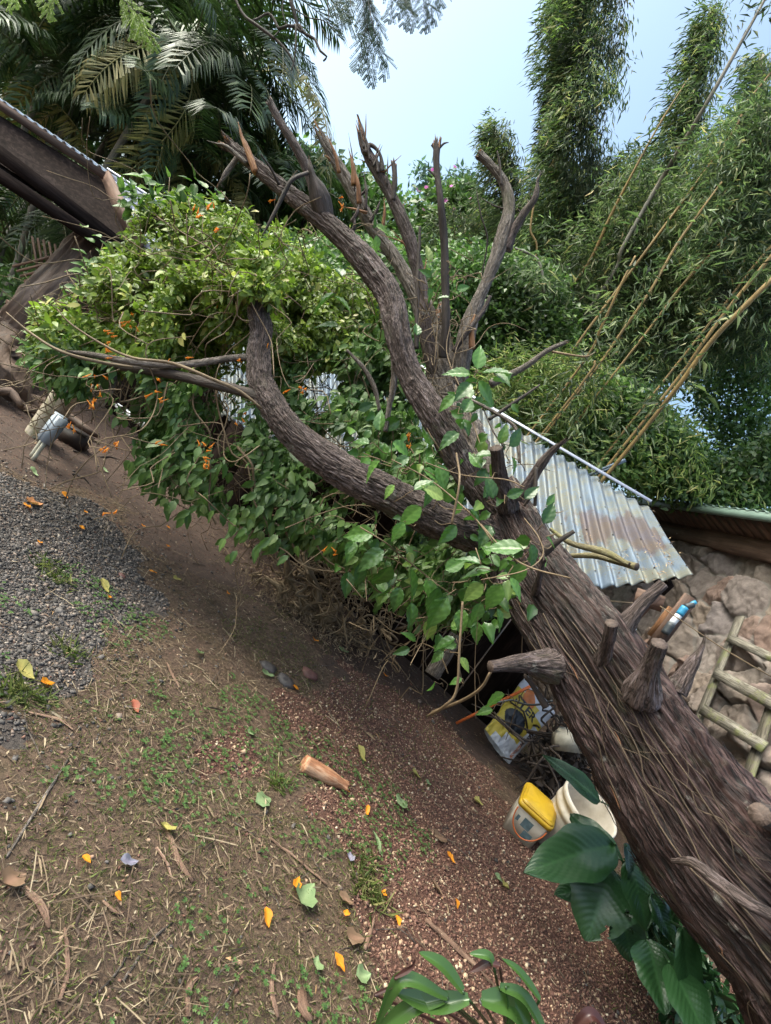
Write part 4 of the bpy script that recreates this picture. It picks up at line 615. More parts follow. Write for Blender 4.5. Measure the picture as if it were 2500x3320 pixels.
for k in range(46):   # tangle of dead tendrils round the fork
    p = W(rng.uniform(1350, 1500), rng.uniform(900, 1330), rng.uniform(3.15, 3.5)); q = p+rng.normal(0, .16, 3)+[0, 0, .08]; add_tube(mb2, wig(p, q, .05, 5), [.002, .003, .003, .002, .001], n=5, step=.04)
mb2.build('stems', M['vine'], ct)['kind'] = 'stuff'; mb3.build('clinging_roots', M['rootvine'], ct)['kind'] = 'stuff'
# tangled root ball on the ground under the vines
rt = thing('root_tangle', 'tangled ball of roots and dried stems lying on the soil under the vines', 'roots', GG(1000, 2010))
mb = MB(); c = GG(1000, 2000); c2 = c+[0, 0, .12]
for k in range(150):
    p = c+rng.normal(0, 1, 3)*[.30, .16, .0]+[0, 0, rng.uniform(.02, .45)]; q = p+rng.normal(0, 1, 3)*[.22, .16, .15]; q[2] = max(.01, q[2]); r = rng.uniform(.003, .011); add_tube(mb, wig(p, q, .05, 6), [r, r, r*.9, r*.8, r*.6, r*.3], n=6, step=.03, lump=.2)
for a, b, r in [((985, 1790), (1020, 1970), 30), ((930, 1800), (1000, 1990), 26), ((1110, 1960), (1040, 2020), 34), ((1000, 2025), (1110, 1970), 16), ((860, 1870), (940, 1990), 20)]:
    d = np.dot(c-CAM, fwd)-.1; P = wig(W(*a, d), W(*b, d), .03, 5); P[:, 2] = np.maximum(P[:, 2], .02); r = r*.5*d/F; add_tube(mb, P, [r*.5, r, r, r, r*.7], n=10, step=.03, lump=.3, seed=int(r*999))
mb.build('roots', M['vine'], rt)['kind'] = 'stuff'
mb = MB(); n = 2600; P = c+rng.normal(0, 1, (n, 3))*[.32, .20, .05]; P[:, 2] = np.abs(P[:, 2])+.02; leaves(mb, P, rnd(n), rnd(n), rng.uniform(.02, .08, n), .006, LN); mb.build('dry_grass', islands('root_straw', [(0, (.16, .10, .065)), (1, (.42, .31, .20))]), rt)['kind'] = 'stuff'
o = MB(); a, b = W(1480, 2060, 3.0), W(1400, 2190, 2.95); add_tube(o, [a, b], [.042, .044], n=24, step=.02, amp=.004, em=1); tag(recenter(o.build('lichen_log', [M['grey'], M['cut']])), 'short sawn log with white lichen hanging in the vines below the fork', 'log')
# ---------------------------------------------------------------- glossy plants at the lower right
def bigleaf(mb, base, tip, width, nm, droop=.12, rows=60, cols=9, fold=.10, ribs=.004, ribn=9, m=0, prof=None, holes=0):
    base = np.asarray(base, float); tip = np.asarray(tip, float); ax = tip-base; L = np.linalg.norm(ax); ax = ax/L; nm = nrm(np.asarray(nm, float)-ax*np.dot(nm, ax)); sd_ = np.cross(ax, nm); V = []; sg = rng.uniform(0, 9)
    for i in range(rows+1):
        t = i/rows; w = (math.sin(math.pi*t**.72)**.75 if prof is None else prof(t))*width/2
        for j in range(-cols, cols+1):
            s = j/cols; h = -droop*L*4*(t-.35)**2+fold*abs(s)*w*1.2-.25*fold*width*s*s+ribs*math.sin(ribn*2*math.pi*(t-.28*abs(s)))*min(1, abs(s)*3)*(1-abs(s)**3)
            wv = 1+.05*math.sin(t*17+sg)*(abs(s) == 1)
            V.append(base+ax*L*(t-.03*abs(s)*0)+sd_*w*s*wv+nm*h+nm*.012*noise(np.array([t*3+sg, s*1.5, 0]), 5))
    n = 2*cols+1; Q = [(i*n+j, i*n+n+j, i*n+n+j+1, i*n+j+1) for i in range(rows) for j in range(n-1)]
    if holes: Q = [q for q in Q if noise(V[q[0]]*22, 77) < .62]
    mb.add(V, np.array(Q), m=m, vein=np.array([(1.0 if j == 0 else .75*.6*max(0, math.sin(ribn*2*math.pi*(i/rows-.28*abs(j/cols))))**5) for i in range(rows+1) for j in range(-cols, cols+1)]))
gp = thing('broad_leaved_plant', 'low plant with broad dark glossy leaves beside the white buckets', 'plant', GG(2040, 2950))
gb = GG(2050, 2960)
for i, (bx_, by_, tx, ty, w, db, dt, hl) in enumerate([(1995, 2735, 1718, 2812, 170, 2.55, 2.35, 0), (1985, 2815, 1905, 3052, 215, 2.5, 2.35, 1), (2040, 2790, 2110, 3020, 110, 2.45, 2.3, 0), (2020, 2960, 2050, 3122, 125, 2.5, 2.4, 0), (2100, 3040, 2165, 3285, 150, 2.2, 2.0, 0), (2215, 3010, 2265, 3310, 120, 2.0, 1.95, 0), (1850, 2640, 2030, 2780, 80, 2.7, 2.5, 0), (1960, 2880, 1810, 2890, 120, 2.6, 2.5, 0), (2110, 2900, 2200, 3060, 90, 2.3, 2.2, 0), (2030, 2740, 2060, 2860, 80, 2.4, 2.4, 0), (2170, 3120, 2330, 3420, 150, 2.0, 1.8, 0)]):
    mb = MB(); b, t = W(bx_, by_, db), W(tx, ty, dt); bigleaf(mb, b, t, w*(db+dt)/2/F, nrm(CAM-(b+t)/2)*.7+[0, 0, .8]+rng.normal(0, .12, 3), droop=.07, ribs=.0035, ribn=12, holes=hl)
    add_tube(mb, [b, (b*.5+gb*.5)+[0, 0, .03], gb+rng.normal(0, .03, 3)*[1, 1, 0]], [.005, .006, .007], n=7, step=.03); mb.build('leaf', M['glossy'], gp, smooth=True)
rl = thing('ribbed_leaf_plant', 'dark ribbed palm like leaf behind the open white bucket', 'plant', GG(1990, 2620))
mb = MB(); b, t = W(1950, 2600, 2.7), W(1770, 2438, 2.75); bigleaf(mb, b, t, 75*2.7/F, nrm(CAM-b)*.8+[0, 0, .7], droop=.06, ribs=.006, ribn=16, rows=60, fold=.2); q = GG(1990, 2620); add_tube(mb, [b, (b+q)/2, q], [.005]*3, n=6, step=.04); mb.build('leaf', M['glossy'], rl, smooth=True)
sp = thing('strap_leaved_plant', 'strappy green plant with shiny arching leaves at the bottom edge', 'plant', GG(1660, 3420))
sb = GG(1660, 3420)
def strap(t): return (math.sin(math.pi*min(1, .12+t*.88))**.6)
for i, (pts, w, mt) in enumerate([(((1450, 3235), (1300, 3180), (1225, 3320)), 60, 'strap'), (((1500, 3215), (1430, 3130), (1370, 3070)), 60, 'strap'), (((1520, 3240), (1400, 3255), (1290, 3200)), 85, 'strap'), (((1560, 3240), (1660, 3270), (1740, 3380)), 110, 'strap'), (((1620, 3200), (1700, 3240), (1800, 3380)), 60, 'strap'), (((1640, 3200), (1650, 3290), (1640, 3400)), 60, 'strap'), (((1440, 3240), (1330, 3270), (1220, 3340)), 70, 'strap'), (((1600, 3130), (1580, 3100), (1535, 3075)), 40, 'strap'), (((1750, 3240), (1680, 3150), (1640, 3090)), 40, 'strap'), (((1280, 3170), (1330, 3140), (1360, 3090)), 22, 'maroon'), (((1215, 3225), (1260, 3205), (1290, 3180)), 16, 'maroon'), (((1620, 3130), (1580, 3125), (1535, 3135)), 34, 'maroon'), (((1960, 3330), (1910, 3290), (1860, 3330)), 50, 'maroon')]):
    a, m_, e_ = [W(x, y, 1.55) for x, y in pts]; e_ = e_+[0, 0, -.02]; mb = MB(); w_ = w*.74*1.55/F
    V = []; R_ = 22; C_ = 4; pp, _ = crom([a, m_, e_], [1, 1, 1], .002); idx = np.linspace(0, len(pp)-1, R_+1).astype(int); pp = pp[idx]; T_ = nrm(np.gradient(pp, axis=0)); vv = nrm(CAM-m_)*.7+[.2, 0, .7]
    for k in range(R_+1):
        s_ = nrm(np.cross(T_[k], vv)); n_ = np.cross(s_, T_[k]); t = k/R_; w0 = (math.sin(math.pi*(.1+.9*t))**.65 if k < R_ else 0)*w_/2
        for j in range(-C_, C_+1): s = j/C_; V.append(pp[k]+s_*w0*s+n_*(abs(s)*w0*.5))
    n = 2*C_+1; mb.add(V, np.array([(k*n+j, k*n+n+j, k*n+n+j+1, k*n+j+1) for k in range(R_) for j in range(n-1)])); add_tube(mb, [a, (a+sb)/2, sb], [.004, .005, .006], n=6, step=.05); mb.build('leaf', M[mt], sp, smooth=True)
# ---------------------------------------------------------------- trees behind
def frondmesh(name, L, nl, ll, mats, seed, droop=.55, lw=.035):
    mb = MB(); t = np.linspace(0, 1, 14); rg = np.random.default_rng(seed)
    P = np.stack([L*(t-.12*t**3), 0*t+.05*L*np.sin(t*2+seed), L*(.35*t-droop*1.15*t**2.2)], -1); pp, rr = crom(P, np.linspace(.016, .003, 14), .12); tb = tube(P, np.linspace(.016, .003, 14), n=6, step=.12); mb.add(tb['V'], tb['Q'], tb['T'], tb['E'], m=1)
    k = np.linspace(.12, .995, nl); i = (k*(len(pp)-1)).astype(int); Tn = nrm(np.gradient(pp, axis=0))[i]; B = pp[i]; lenp = ll*np.sin(np.pi*(.12+.80*k))**.6
    for sgn in (-1, 1):
        sd_ = nrm(np.cross(Tn, [0, 0, 1.0]))*sgn; ax = sd_*.75+Tn*.55+np.array([0, 0, -.12])+rg.normal(0, .10, (nl, 3)); nm = np.cross(sd_*sgn, Tn)*1.0+rg.normal(0, .1, (nl, 3))
        m1 = B+nrm(ax)*lenp[:, None]*.55; leaves(mb, B, ax, nm, lenp*.55, lw*.9, (np.array([(0, .15, 0), (0, -.15, 0), (1, .5, 0), (1, -.5, 0)]), np.array([(0, 1, 3, 2)])), curl=0)
        ax2 = nrm(ax)+np.array([0, 0, -.75]); leaves(mb, m1, ax2, nm, lenp*.5, lw*.9, (np.array([(0, .5, 0), (0, -.5, 0), (1, 0, 0)]), np.array([(0, 1, 2)])), curl=0)
    return mb, mats
FD = []
for k, (L, dr, ll) in enumerate([(2.1, .45, .60), (2.4, .75, .66), (1.8, .95, .56), (2.3, .3, .62)]):
    mb, mt = frondmesh('f', L, 64, ll, 0, k+1, dr); o = mb.build('frond', [M['palm'], M['rachis']]); FD.append(o.data); bpy.data.objects.remove(o)
dry = []
for dm in FD[:3]: d2 = dm.copy(); d2.materials.clear(); d2.materials.append(M['palmdry']); d2.materials.append(M['rachis']); dry.append(d2)
def palm(label, px, py, d, n=12, sc=1.0, dryn=1, az0=0.0, trunk=True):
    c = W(px, py, d); r = thing('palm_tree', label, 'palm', (c[0], c[1], 0), 'palms behind the left shed')
    if trunk:
        mb = MB(); b = np.array([c[0]+rng.normal(0, .15), c[1]+.1, -.1]); add_tube(mb, [b, (b+c)/2+[.05, 0, 0], c], [.07*sc, .055*sc, .05*sc], n=14, step=.1, node=.14); mb.build('trunk', M['culmold'], r)
        mb = MB(); add_tube(mb, [c-[0, 0, .1], c+[0, 0, .5*sc]], [.06*sc, .03*sc], n=10, step=.1); mb.build('crownshaft', M['palm'], r)
    for k in range(n):
        dr = k < dryn; me = (dry if dr else FD)[int(rng.integers(0, 3 if dr else 4))]; o = bpy.data.objects.new('frond', me); C.objects.link(o); o.parent = r; o.location = (0, 0, float(c[2])+.2*sc)
        o.rotation_euler = (rng.normal(0, .15), rng.uniform(-1.0, .5)+(.5 if dr else 0), az0+k*2.4+rng.normal(0, .3)); s = sc*rng.uniform(.8, 1.15); o.scale = (s, s, s)
        if dr: o['label'] = 'yellowing frond'
PL = [('palm with yellowed fronds in front of the others', 560, 180, 8.2, 13, 1.0, 3), ('palm whose fronds reach the open sky', 780, 250, 9.5, 13, 1.1, 1), ('palm right behind the shed ridge', 420, 420, 8.8, 12, .95, 1), ('palm above the grey shed roof at the far left', 120, 330, 8.5, 12, 1.0, 2), ('tall palm at the top left corner', 160, 60, 9.5, 13, 1.1, 1), ('palm at the top between the corner and the sky', 380, 20, 10.5, 13, 1.2, 0),
      ('palm above the splintered limb tip', 640, 420, 9.8, 12, 1.0, 1), ('low palm beside the splintered limb', 720, 600, 9.0, 12, .9, 1), ('palm cut by the top edge near the sky', 660, -40, 10.5, 13, 1.15, 0), ('lower palm left of the pale flower stalks', 840, 640, 10.5, 11, .9, 0), ('young palm below the shed roof', 110, 650, 7.6, 9, .8, 0), ('young palm under the roof near the lattice', 300, 740, 8.3, 9, .75, 0), ('small palm at the left edge under the roof', 10, 800, 8.2, 8, .8, 1), ('palm far back in the shade behind the shed', 260, 200, 12.5, 13, 1.3, 0), ('palm far back at the left edge', -40, 180, 12.0, 13, 1.3, 0), ('palm far back near the middle of the grove', 520, 330, 12.5, 13, 1.3, 0), ('slim palm in the shade behind the vine', 560, 520, 10.5, 12, 1.0, 1)]
PL += [('palm filling the gap above the shed roof', 250, 330, 9.0, 13, 1.0, 0), ('palm in the top left grove, second from the corner', 270, 90, 9.6, 13, 1.1, 1), ('palm between the yellowed palm and the sky', 690, 330, 9.2, 12, .9, 1), ('palm with hanging fronds over the vine', 500, 470, 8.9, 12, .85, 1), ('deep shade palm behind the yellowed one', 600, 80, 11.5, 13, 1.2, 0), ('palm at the left edge above the roof', 20, 200, 8.6, 12, .95, 0)]
for a in PL: palm(*a)
# bamboo
def spray(mb, P, n, L, spread, down=.35, wf=.12, dirs=None):
    N = len(P); D = rnd(N)*[1, 1, .5]+[0, 0, -.2] if dirs is None else dirs; D = nrm(D)
    Pr = np.repeat(P, n, 0)+rng.normal(0, 1, (N*n, 3))*spread*.5+np.repeat(D, n, 0)*rng.uniform(0, spread*1.6, (N*n, 1)); ax = np.repeat(D, n, 0)+rnd(N*n)*.75+[0, 0, -down]
    leaves(mb, Pr, ax, rnd(N*n)*.8+[0, -.3, .8], L*rng.uniform(.55, 1.3, N*n), L*wf*rng.uniform(.8, 1.3, N*n), LN, curl=2)
def cull(P, polys):
    return P
BC = [('thick bright yellow bamboo culm rising from the shed ridge to the right edge', [(2050, 1440, 4.99, 20), (2200, 1250, 4.84, 24), (2330, 1080, 4.68, 26), (2560, 850, 4.52, 28)], 'culm'), ('bamboo culm just above the thickest one', [(2180, 1250, 5.38, 15), (2280, 1110, 5.3, 18), (2370, 990, 5.23, 20), (2560, 760, 5.07, 20)], 'culm'),
      ('yellow bamboo culm standing between the two leafy columns', [(1830, 960, 7.22, 12), (1910, 850, 7.06, 16), (1980, 700, 6.89, 15), (2060, 545, 6.72, 12), (2140, 400, 6.72, 10), (2225, 265, 6.72, 7)], 'culm'), ('grey old bamboo culm leaning across the sky at the right', [(1960, 930, 7.06, 16), (2020, 800, 6.89, 20), (2140, 590, 6.72, 24), (2300, 320, 6.08, 20), (2490, -20, 5.93, 14), (2560, -150, 5.93, 10)], 'culmold'),
      ('orange yellow bamboo culm right of the small dead branch', [(1880, 1190, 5.38, 12), (1950, 1060, 5.3, 15), (2010, 930, 5.23, 14), (2060, 830, 5.23, 10)], 'culm'), ('mottled bamboo culm in the middle of the thicket', [(1900, 1240, 5.62, 12), (2010, 1085, 5.54, 15), (2110, 940, 5.46, 14), (2190, 800, 5.46, 14), (2260, 700, 5.46, 12), (2340, 590, 5.46, 8)], 'culm'),
      ('brownish bamboo culm half hidden in the thicket', [(2110, 1060, 5.93, 12), (2200, 940, 5.85, 14), (2300, 830, 5.77, 14), (2380, 740, 5.77, 8)], 'culm'), ('bamboo culm tip near the top right corner', [(2340, 480, 6.08, 14), (2400, 360, 6.08, 12), (2480, 260, 6.08, 10), (2560, 160, 6.08, 8)], 'culm'), ('orange culm standing inside the tall leafy column', [(1715, 880, 7.22, 10), (1720, 740, 7.22, 11), (1735, 640, 7.22, 11), (1740, 600, 7.22, 8)], 'culm'),
      ('arching dry culm behind the right broken limb', [(1670, 805, 6.08, 12), (1730, 830, 6.08, 14), (1755, 870, 6.08, 14), (1765, 950, 6.08, 12)], 'culmold'), ('faint bamboo culm at the right edge', [(2370, 960, 5.62, 12), (2430, 880, 5.62, 13), (2560, 730, 5.62, 14)], 'culm'), ('short culm stub at the foot of the thicket', [(1890, 1240, 5.15, 14), (1930, 1170, 5.15, 10)], 'culm')]
for i, (lb, pts, mt) in enumerate(BC):
    P = [W(x, y, d) for x, y, d, w in pts]; R = [w*.31*d/F for x, y, d, w in pts]
    g0 = P[0]+(P[0]-P[1])*.0; base = np.array([P[0][0]-(P[1][0]-P[0][0])*.5, P[0][1]+.2, -.1]); r = thing('bamboo_culm', lb, 'bamboo', base, 'bamboo culms in the thicket'); mb = MB()
    if mt != 'x' and 'arching' not in lb: P = [base, (base+P[0])/2+[-.05, 0, 0]]+P; R = [R[0]*1.1, R[0]*1.05]+R
    add_tube(mb, P, R, n=14, step=.03, node=.33); mb.build('culm', M[mt], r, smooth=True)
    mb = MB(); q, _ = crom(P, R, .1); q = q[len(q)//3:]; q = q[rng.integers(0, len(q), 42)]+rng.normal(0, .13, (42, 3)); spray(mb, q, 8, .14, .12); mb.build('leaves', M['bamleaf'], r)['kind'] = 'stuff'
def column(lb, axis, wid, n, mats=('bamleaf', 'bamdry'), L=.13, fr=.12):
    P = np.array([W(x, y, d) for x, y, d in axis]); Wd = np.array([w*.5*d/F for (x, y, d), w in zip(axis, wid)]); q, r = crom(P, Wd, .06)
    base = np.array([q[0][0], q[0][1], -.1]); t = thing('leafy_bamboo_column', lb, 'bamboo', base); mb = MB(); add_tube(mb, [base]+[p for p in P], [.05]+[.045]*len(P), n=10, step=.15, node=.33); mb.build('culm', M['culmold'], t, smooth=True)
    for k, mt in enumerate(mats):
        nn = int(n*(1-fr) if k == 0 else n*fr); i = rng.integers(0, len(q), nn); side = rnd(nn); nz = 1+.95*fbm(np.c_[q[i]*1.0+side*.8], 2, 9); rad = rng.uniform(0, 1, nn)**.5; Pp = q[i]+side*(r[i]*.68*rad*np.maximum(.25, nz))[:, None]
        if k: Pp = Pp+[.08, -.15, 0]
        mb = MB(); D = side*[.7, .7, .2]+[0, 0, -.5]+rnd(nn)*.3; spray(mb, Pp, 11, L, .11, down=.55, dirs=D); mb.build('leaves', M[mt], t)['kind'] = 'stuff'
column('tall leafy bamboo column left of the others, rising out of the picture', [(1800, 1050, 8.8), (1800, 850, 8.6), (1820, 650, 8.4), (1840, 450, 8.2), (1860, 250, 8.2), (1885, 50, 8.2), (1895, -150, 8.2)], [330, 310, 300, 270, 250, 250, 230], 3600)
column('slender leafy bamboo column second from the left with a blunt tip', [(2080, 850, 8.8), (2140, 650, 8.6), (2200, 480, 8.5), (2240, 330, 8.4), (2285, 150, 8.4), (2310, 40, 8.4)], [170, 170, 150, 90, 95, 60], 1150)
column('thin leafy bamboo tip at the right edge', [(2400, 700, 8.4), (2440, 500, 8.4), (2450, 350, 8.4), (2470, 180, 8.4)], [200, 150, 90, 50], 420)
column('small leafy bamboo clump left of the tall column', [(1700, 800, 9.0), (1660, 650, 9.0), (1620, 480, 9.0), (1600, 420, 9.0)], [220, 200, 140, 80], 700)
# bamboo thicket and hedges: masses no one could count
def mass(name, lb, cat, parts, mat, kind='stuff'):
    mb = MB()
    for poly, n, d0, d1, L, sty in parts:
        P = scat(poly, n, d0, d1); P = P[P[:, 2] > .02]
        if sty == 'bam': spray(mb, P, 8, L, .15)
        else:
            N = len(P)*4; P = np.repeat(P, 4, 0)+rng.normal(0, L*.9, (N, 3)); leaves(mb, P, rnd(N)*.8+[0, -.2, -.3], rnd(N)*.6+[0, -.5, .7], L*rng.uniform(.6, 1.3, N), L*.62, (LN[0]*[1, 1, 1], LN[1]), curl=2)
    o = mb.build(name, mat); tag(o, lb, cat, kind=kind); return o
mass('bamboo_thicket', 'thick bamboo foliage filling the right side behind the roofs', 'bamboo', [([(2050, 520), (2180, 560), (2350, 520), (2600, 300), (2600, 1150), (2300, 1180), (2050, 1300), (1800, 1250), (1700, 1000), (1850, 800)], 9000, 7.0, 9.5, .135, 'bam'), ([(2250, 450), (2600, 250), (2600, 1100), (2350, 1000), (2250, 750)], 2800, 5.6, 7.0, .125, 'bam'), ([(1830, 560), (2100, 480), (2200, 700), (2000, 980), (1780, 900)], 1100, 8.5, 10, .14, 'bam'), ([(1400, 700), (1850, 660), (1900, 1000), (1400, 1000)], 2600, 9.5, 11, .14, 'bam')], M['bamleaf'])
mass('yellowing_bamboo_foliage', 'pale yellow green bamboo sprays above the iron roof', 'bamboo', [([(1540, 1280), (1700, 1150), (1830, 1130), (1950, 1150), (1920, 1300), (1780, 1430), (1600, 1330)], 760, 5.8, 6.8, .13, 'bam'), ([(900, 780), (1100, 760), (1250, 900), (1050, 960)], 500, 7, 8, .13, 'bam'), ([(2050, 1400), (2300, 1380), (2350, 1560), (2500, 1580), (2500, 1650), (2100, 1560)], 110, 5.8, 6.8, .12, 'bam')], M['bamdry'])
mass('creeper_hedge', 'green creeper covered bank behind the iron roof', 'hedge', [([(1420, 780), (1650, 820), (1850, 900), (1900, 1150), (1700, 1250), (1540, 1280), (1420, 1200)], 5200, 6.6, 7.6, .075, 'lf'), ([(1700, 1300), (1950, 1200), (2150, 1300), (2300, 1500), (2600, 1400), (2600, 1660), (2100, 1600), (1800, 1450)], 7500, 6.2, 7.6, .08, 'lf'), ([(880, 780), (1250, 760), (1450, 900), (1450, 1250), (1000, 1100)], 5000, 6.2, 7.8, .08, 'lf'), ([(2250, 1230), (2600, 1150), (2600, 1480), (2300, 1480)], 1700, 7.5, 9.0, .08, 'lf')], M['hedge'])
mass('shaded_woodland', 'dark mass of woodland leaves behind the yard', 'woodland', [([(-200, -200), (760, -200), (840, 100), (820, 300), (900, 480), (1000, 700), (900, 900), (300, 900), (-200, 1100)], 6500, 11, 15, .20, 'lf'), ([(850, 480), (960, 460), (1060, 500), (1180, 560), (1290, 630), (1400, 660), (1700, 700), (2100, 600), (2100, 1200), (900, 1100)], 5500, 12, 15, .19, 'lf'), ([(2000, 700), (2700, 500), (2700, 1150), (2150, 1250)], 2600, 10, 13, .20, 'lf'), ([(-300, 900), (500, 850), (500, 1150), (0, 1150), (-300, 1050)], 2500, 7.5, 9.5, .10, 'lf'), ([(500, 700), (1500, 900), (1700, 1400), (1400, 1300), (700, 1100)], 3000, 8, 9.5, .12, 'lf')], M['hedge'])
# trees along the skyline
def crown_tree(lb, px, py, d, r, n, mat, L=.18, flower=0):
    c = W(px, py, d); t = thing('background_tree', lb, 'tree', (c[0], c[1], 0), 'trees on the skyline'); mb = MB(); b = np.array([c[0], c[1], -.1])
    add_tube(mb, [b, (b+c)/2+[.2, 0, 0], c], [.14, .10, .05], n=10, step=.3)
    for k in range(7): q = c+rnd(1)[0]*r*.8; add_tube(mb, [(b*.3+c*.7), (c+q)/2+[0, 0, -.1], q], [.05, .03, .01], n=6, step=.2)
    mb.build('trunk', M['deadbark'], t); mb = MB()
    cs = c+rnd(9)*rng.uniform(.2, .85, (9, 1))*r
    for q in cs: blob(mb, q, np.asarray(r)*rng.uniform(.35, .6), n//9, L, .5, LN, out=.5, down=.4, shell=.35)
    mb.build('crown', M[mat], t)['kind'] = 'stuff'
    if flower:
        mb = MB(); P = c+rnd(flower)*np.asarray(r)*.95; leaves(mb, P-[0, .3, 0], rnd(flower), rnd(flower), .09, .07, OV); mb.build('blossom', M['pink'], t)['kind'] = 'stuff'
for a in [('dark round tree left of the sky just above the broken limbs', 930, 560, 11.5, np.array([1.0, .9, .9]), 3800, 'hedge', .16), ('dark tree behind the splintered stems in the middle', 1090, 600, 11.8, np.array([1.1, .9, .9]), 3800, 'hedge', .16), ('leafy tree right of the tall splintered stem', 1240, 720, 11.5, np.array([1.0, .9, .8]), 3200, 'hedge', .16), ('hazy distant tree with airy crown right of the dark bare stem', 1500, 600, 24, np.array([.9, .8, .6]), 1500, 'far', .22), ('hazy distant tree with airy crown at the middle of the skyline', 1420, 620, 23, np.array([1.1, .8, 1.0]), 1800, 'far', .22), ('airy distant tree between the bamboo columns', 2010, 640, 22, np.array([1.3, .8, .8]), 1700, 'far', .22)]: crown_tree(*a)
crown_tree('bushy tree with magenta blossoms in the middle distance', 1500, 720, 11.5, np.array([1.2, 1.0, .75]), 4200, 'hedge', .15, flower=26)
crown_tree('rounded shrub tree right of the magenta one', 1650, 780, 11.0, np.array([1.0, .9, .8]), 3200, 'bamleaf', .15)
# overhanging branches at the top
ov = thing('overhanging_dead_branch', 'dark twisted leafless branches hanging down against the sky', 'branch', W(900, -700, 4.6))
mb = MB()
for pts in [[(905, -700, 18), (930, -300, 16), (935, -30, 14), (955, 40, 13), (965, 75, 12), (940, 95, 9), (905, 95, 8), (890, 60, 7), (870, 40, 6), (840, 45, 5), (822, 65, 4)], [(965, 80, 12), (990, 110, 10), (1020, 130, 9), (1040, 170, 7), (1052, 188, 6), (1044, 195, 5)], [(960, 80, 8), (962, 150, 5), (955, 200, 4), (948, 232, 3)], [(740, -60, 8), (790, 40, 8), (840, 80, 9), (900, 130, 8), (935, 180, 6), (960, 222, 5), (975, 235, 4), (990, 225, 3), (1002, 245, 3)], [(930, -30, 6), (910, 20, 4), (930, 80, 4), (945, 100, 3)], [(960, 30, 4), (1000, 55, 4), (1050, 75, 3), (1080, 100, 3)], [(1055, -40, 5), (1065, 30, 4), (1068, 75, 3)], [(965, 85, 9), (985, 115, 8), (975, 100, 6)], [(905, 95, 5), (890, 118, 3), (895, 118, 2)], [(1040, 80, 3), (1060, 125, 2), (1085, 138, 2)], [(1060, -40, 4), (1080, 10, 4), (1100, 20, 3)]]:
    P = [W(x, y, 4.6) for x, y, w in pts]; P = [p+rng.normal(0, .01, 3) for p in P]; add_tube(mb, P, [w*.5*4.6/F*1.1 for x, y, w in pts], n=8, step=.03, lump=.25)
mb.build('twisted_stem', M['deadbark'], ov)
def feathers(lb, origin, tips, d, mat, nl=12, Lp=.13, w=.006):
    t = thing('feathery_branch', lb, 'branch', W(origin[0], origin[1], d)); ms = MB(); ml = MB()
    for (a, b) in tips:
        p, q = W(*a, d+rng.normal(0, .15)), W(*b, d+rng.normal(0, .1)); P = wig(p, q, .02, 5, -.03); pp, _ = crom(P, [1]*5, .015); add_tube(ms, [W(*origin, d), p], [.006, .003], n=5, step=.1); add_tube(ms, P, [.003, .003, .002, .002, .001], n=5, step=.06)
        L = np.linalg.norm(q-p); k = max(6, int(L/.04)); i = np.linspace(0, len(pp)-1, k).astype(int); T_ = nrm(np.gradient(pp, axis=0))[i]; S_ = nrm(np.cross(T_, fwd))
        for sg in (-1, 1):
            B0 = pp[i]; ax = T_*.75+S_*sg*.6+[0, 0, -.35]; ll = Lp*np.sin(np.pi*np.linspace(.2, .95, k))**.5
            for u in np.linspace(.1, 1, nl):
                o_ = B0+nrm(ax)*(ll*u)[:, None]
                for s2 in (-1, 1): leaves(ml, o_, nrm(ax)*.5+nrm(np.cross(nrm(ax), fwd))*s2, np.tile(-fwd, (k, 1))+rnd(k)*.4, .015, w*1.25, LN, curl=0)
    ms.build('stems', M['deadbark'], t); ml.build('leaflets', M[mat], t)['kind'] = 'stuff'
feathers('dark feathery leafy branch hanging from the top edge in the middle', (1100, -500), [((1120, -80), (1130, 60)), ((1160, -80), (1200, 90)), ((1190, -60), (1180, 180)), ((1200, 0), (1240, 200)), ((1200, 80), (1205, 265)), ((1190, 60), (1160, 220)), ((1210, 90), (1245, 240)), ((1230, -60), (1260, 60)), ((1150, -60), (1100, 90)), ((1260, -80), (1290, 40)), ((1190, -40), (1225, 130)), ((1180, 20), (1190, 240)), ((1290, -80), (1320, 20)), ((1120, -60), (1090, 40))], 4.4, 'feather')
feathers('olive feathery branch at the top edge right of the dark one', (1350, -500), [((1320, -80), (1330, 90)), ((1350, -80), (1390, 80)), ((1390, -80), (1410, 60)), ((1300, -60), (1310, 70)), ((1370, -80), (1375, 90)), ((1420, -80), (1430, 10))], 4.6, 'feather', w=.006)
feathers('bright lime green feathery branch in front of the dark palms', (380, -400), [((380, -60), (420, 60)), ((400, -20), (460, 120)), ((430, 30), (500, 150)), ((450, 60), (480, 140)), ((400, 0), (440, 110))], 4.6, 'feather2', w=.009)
feathers('small lime green feathery branch at the top left corner', (60, -400), [((40, -60), (50, 15)), ((130, -60), (160, 40)), ((60, -60), (30, 20)), ((150, -40), (165, 50))], 4.6, 'feather2', w=.009)
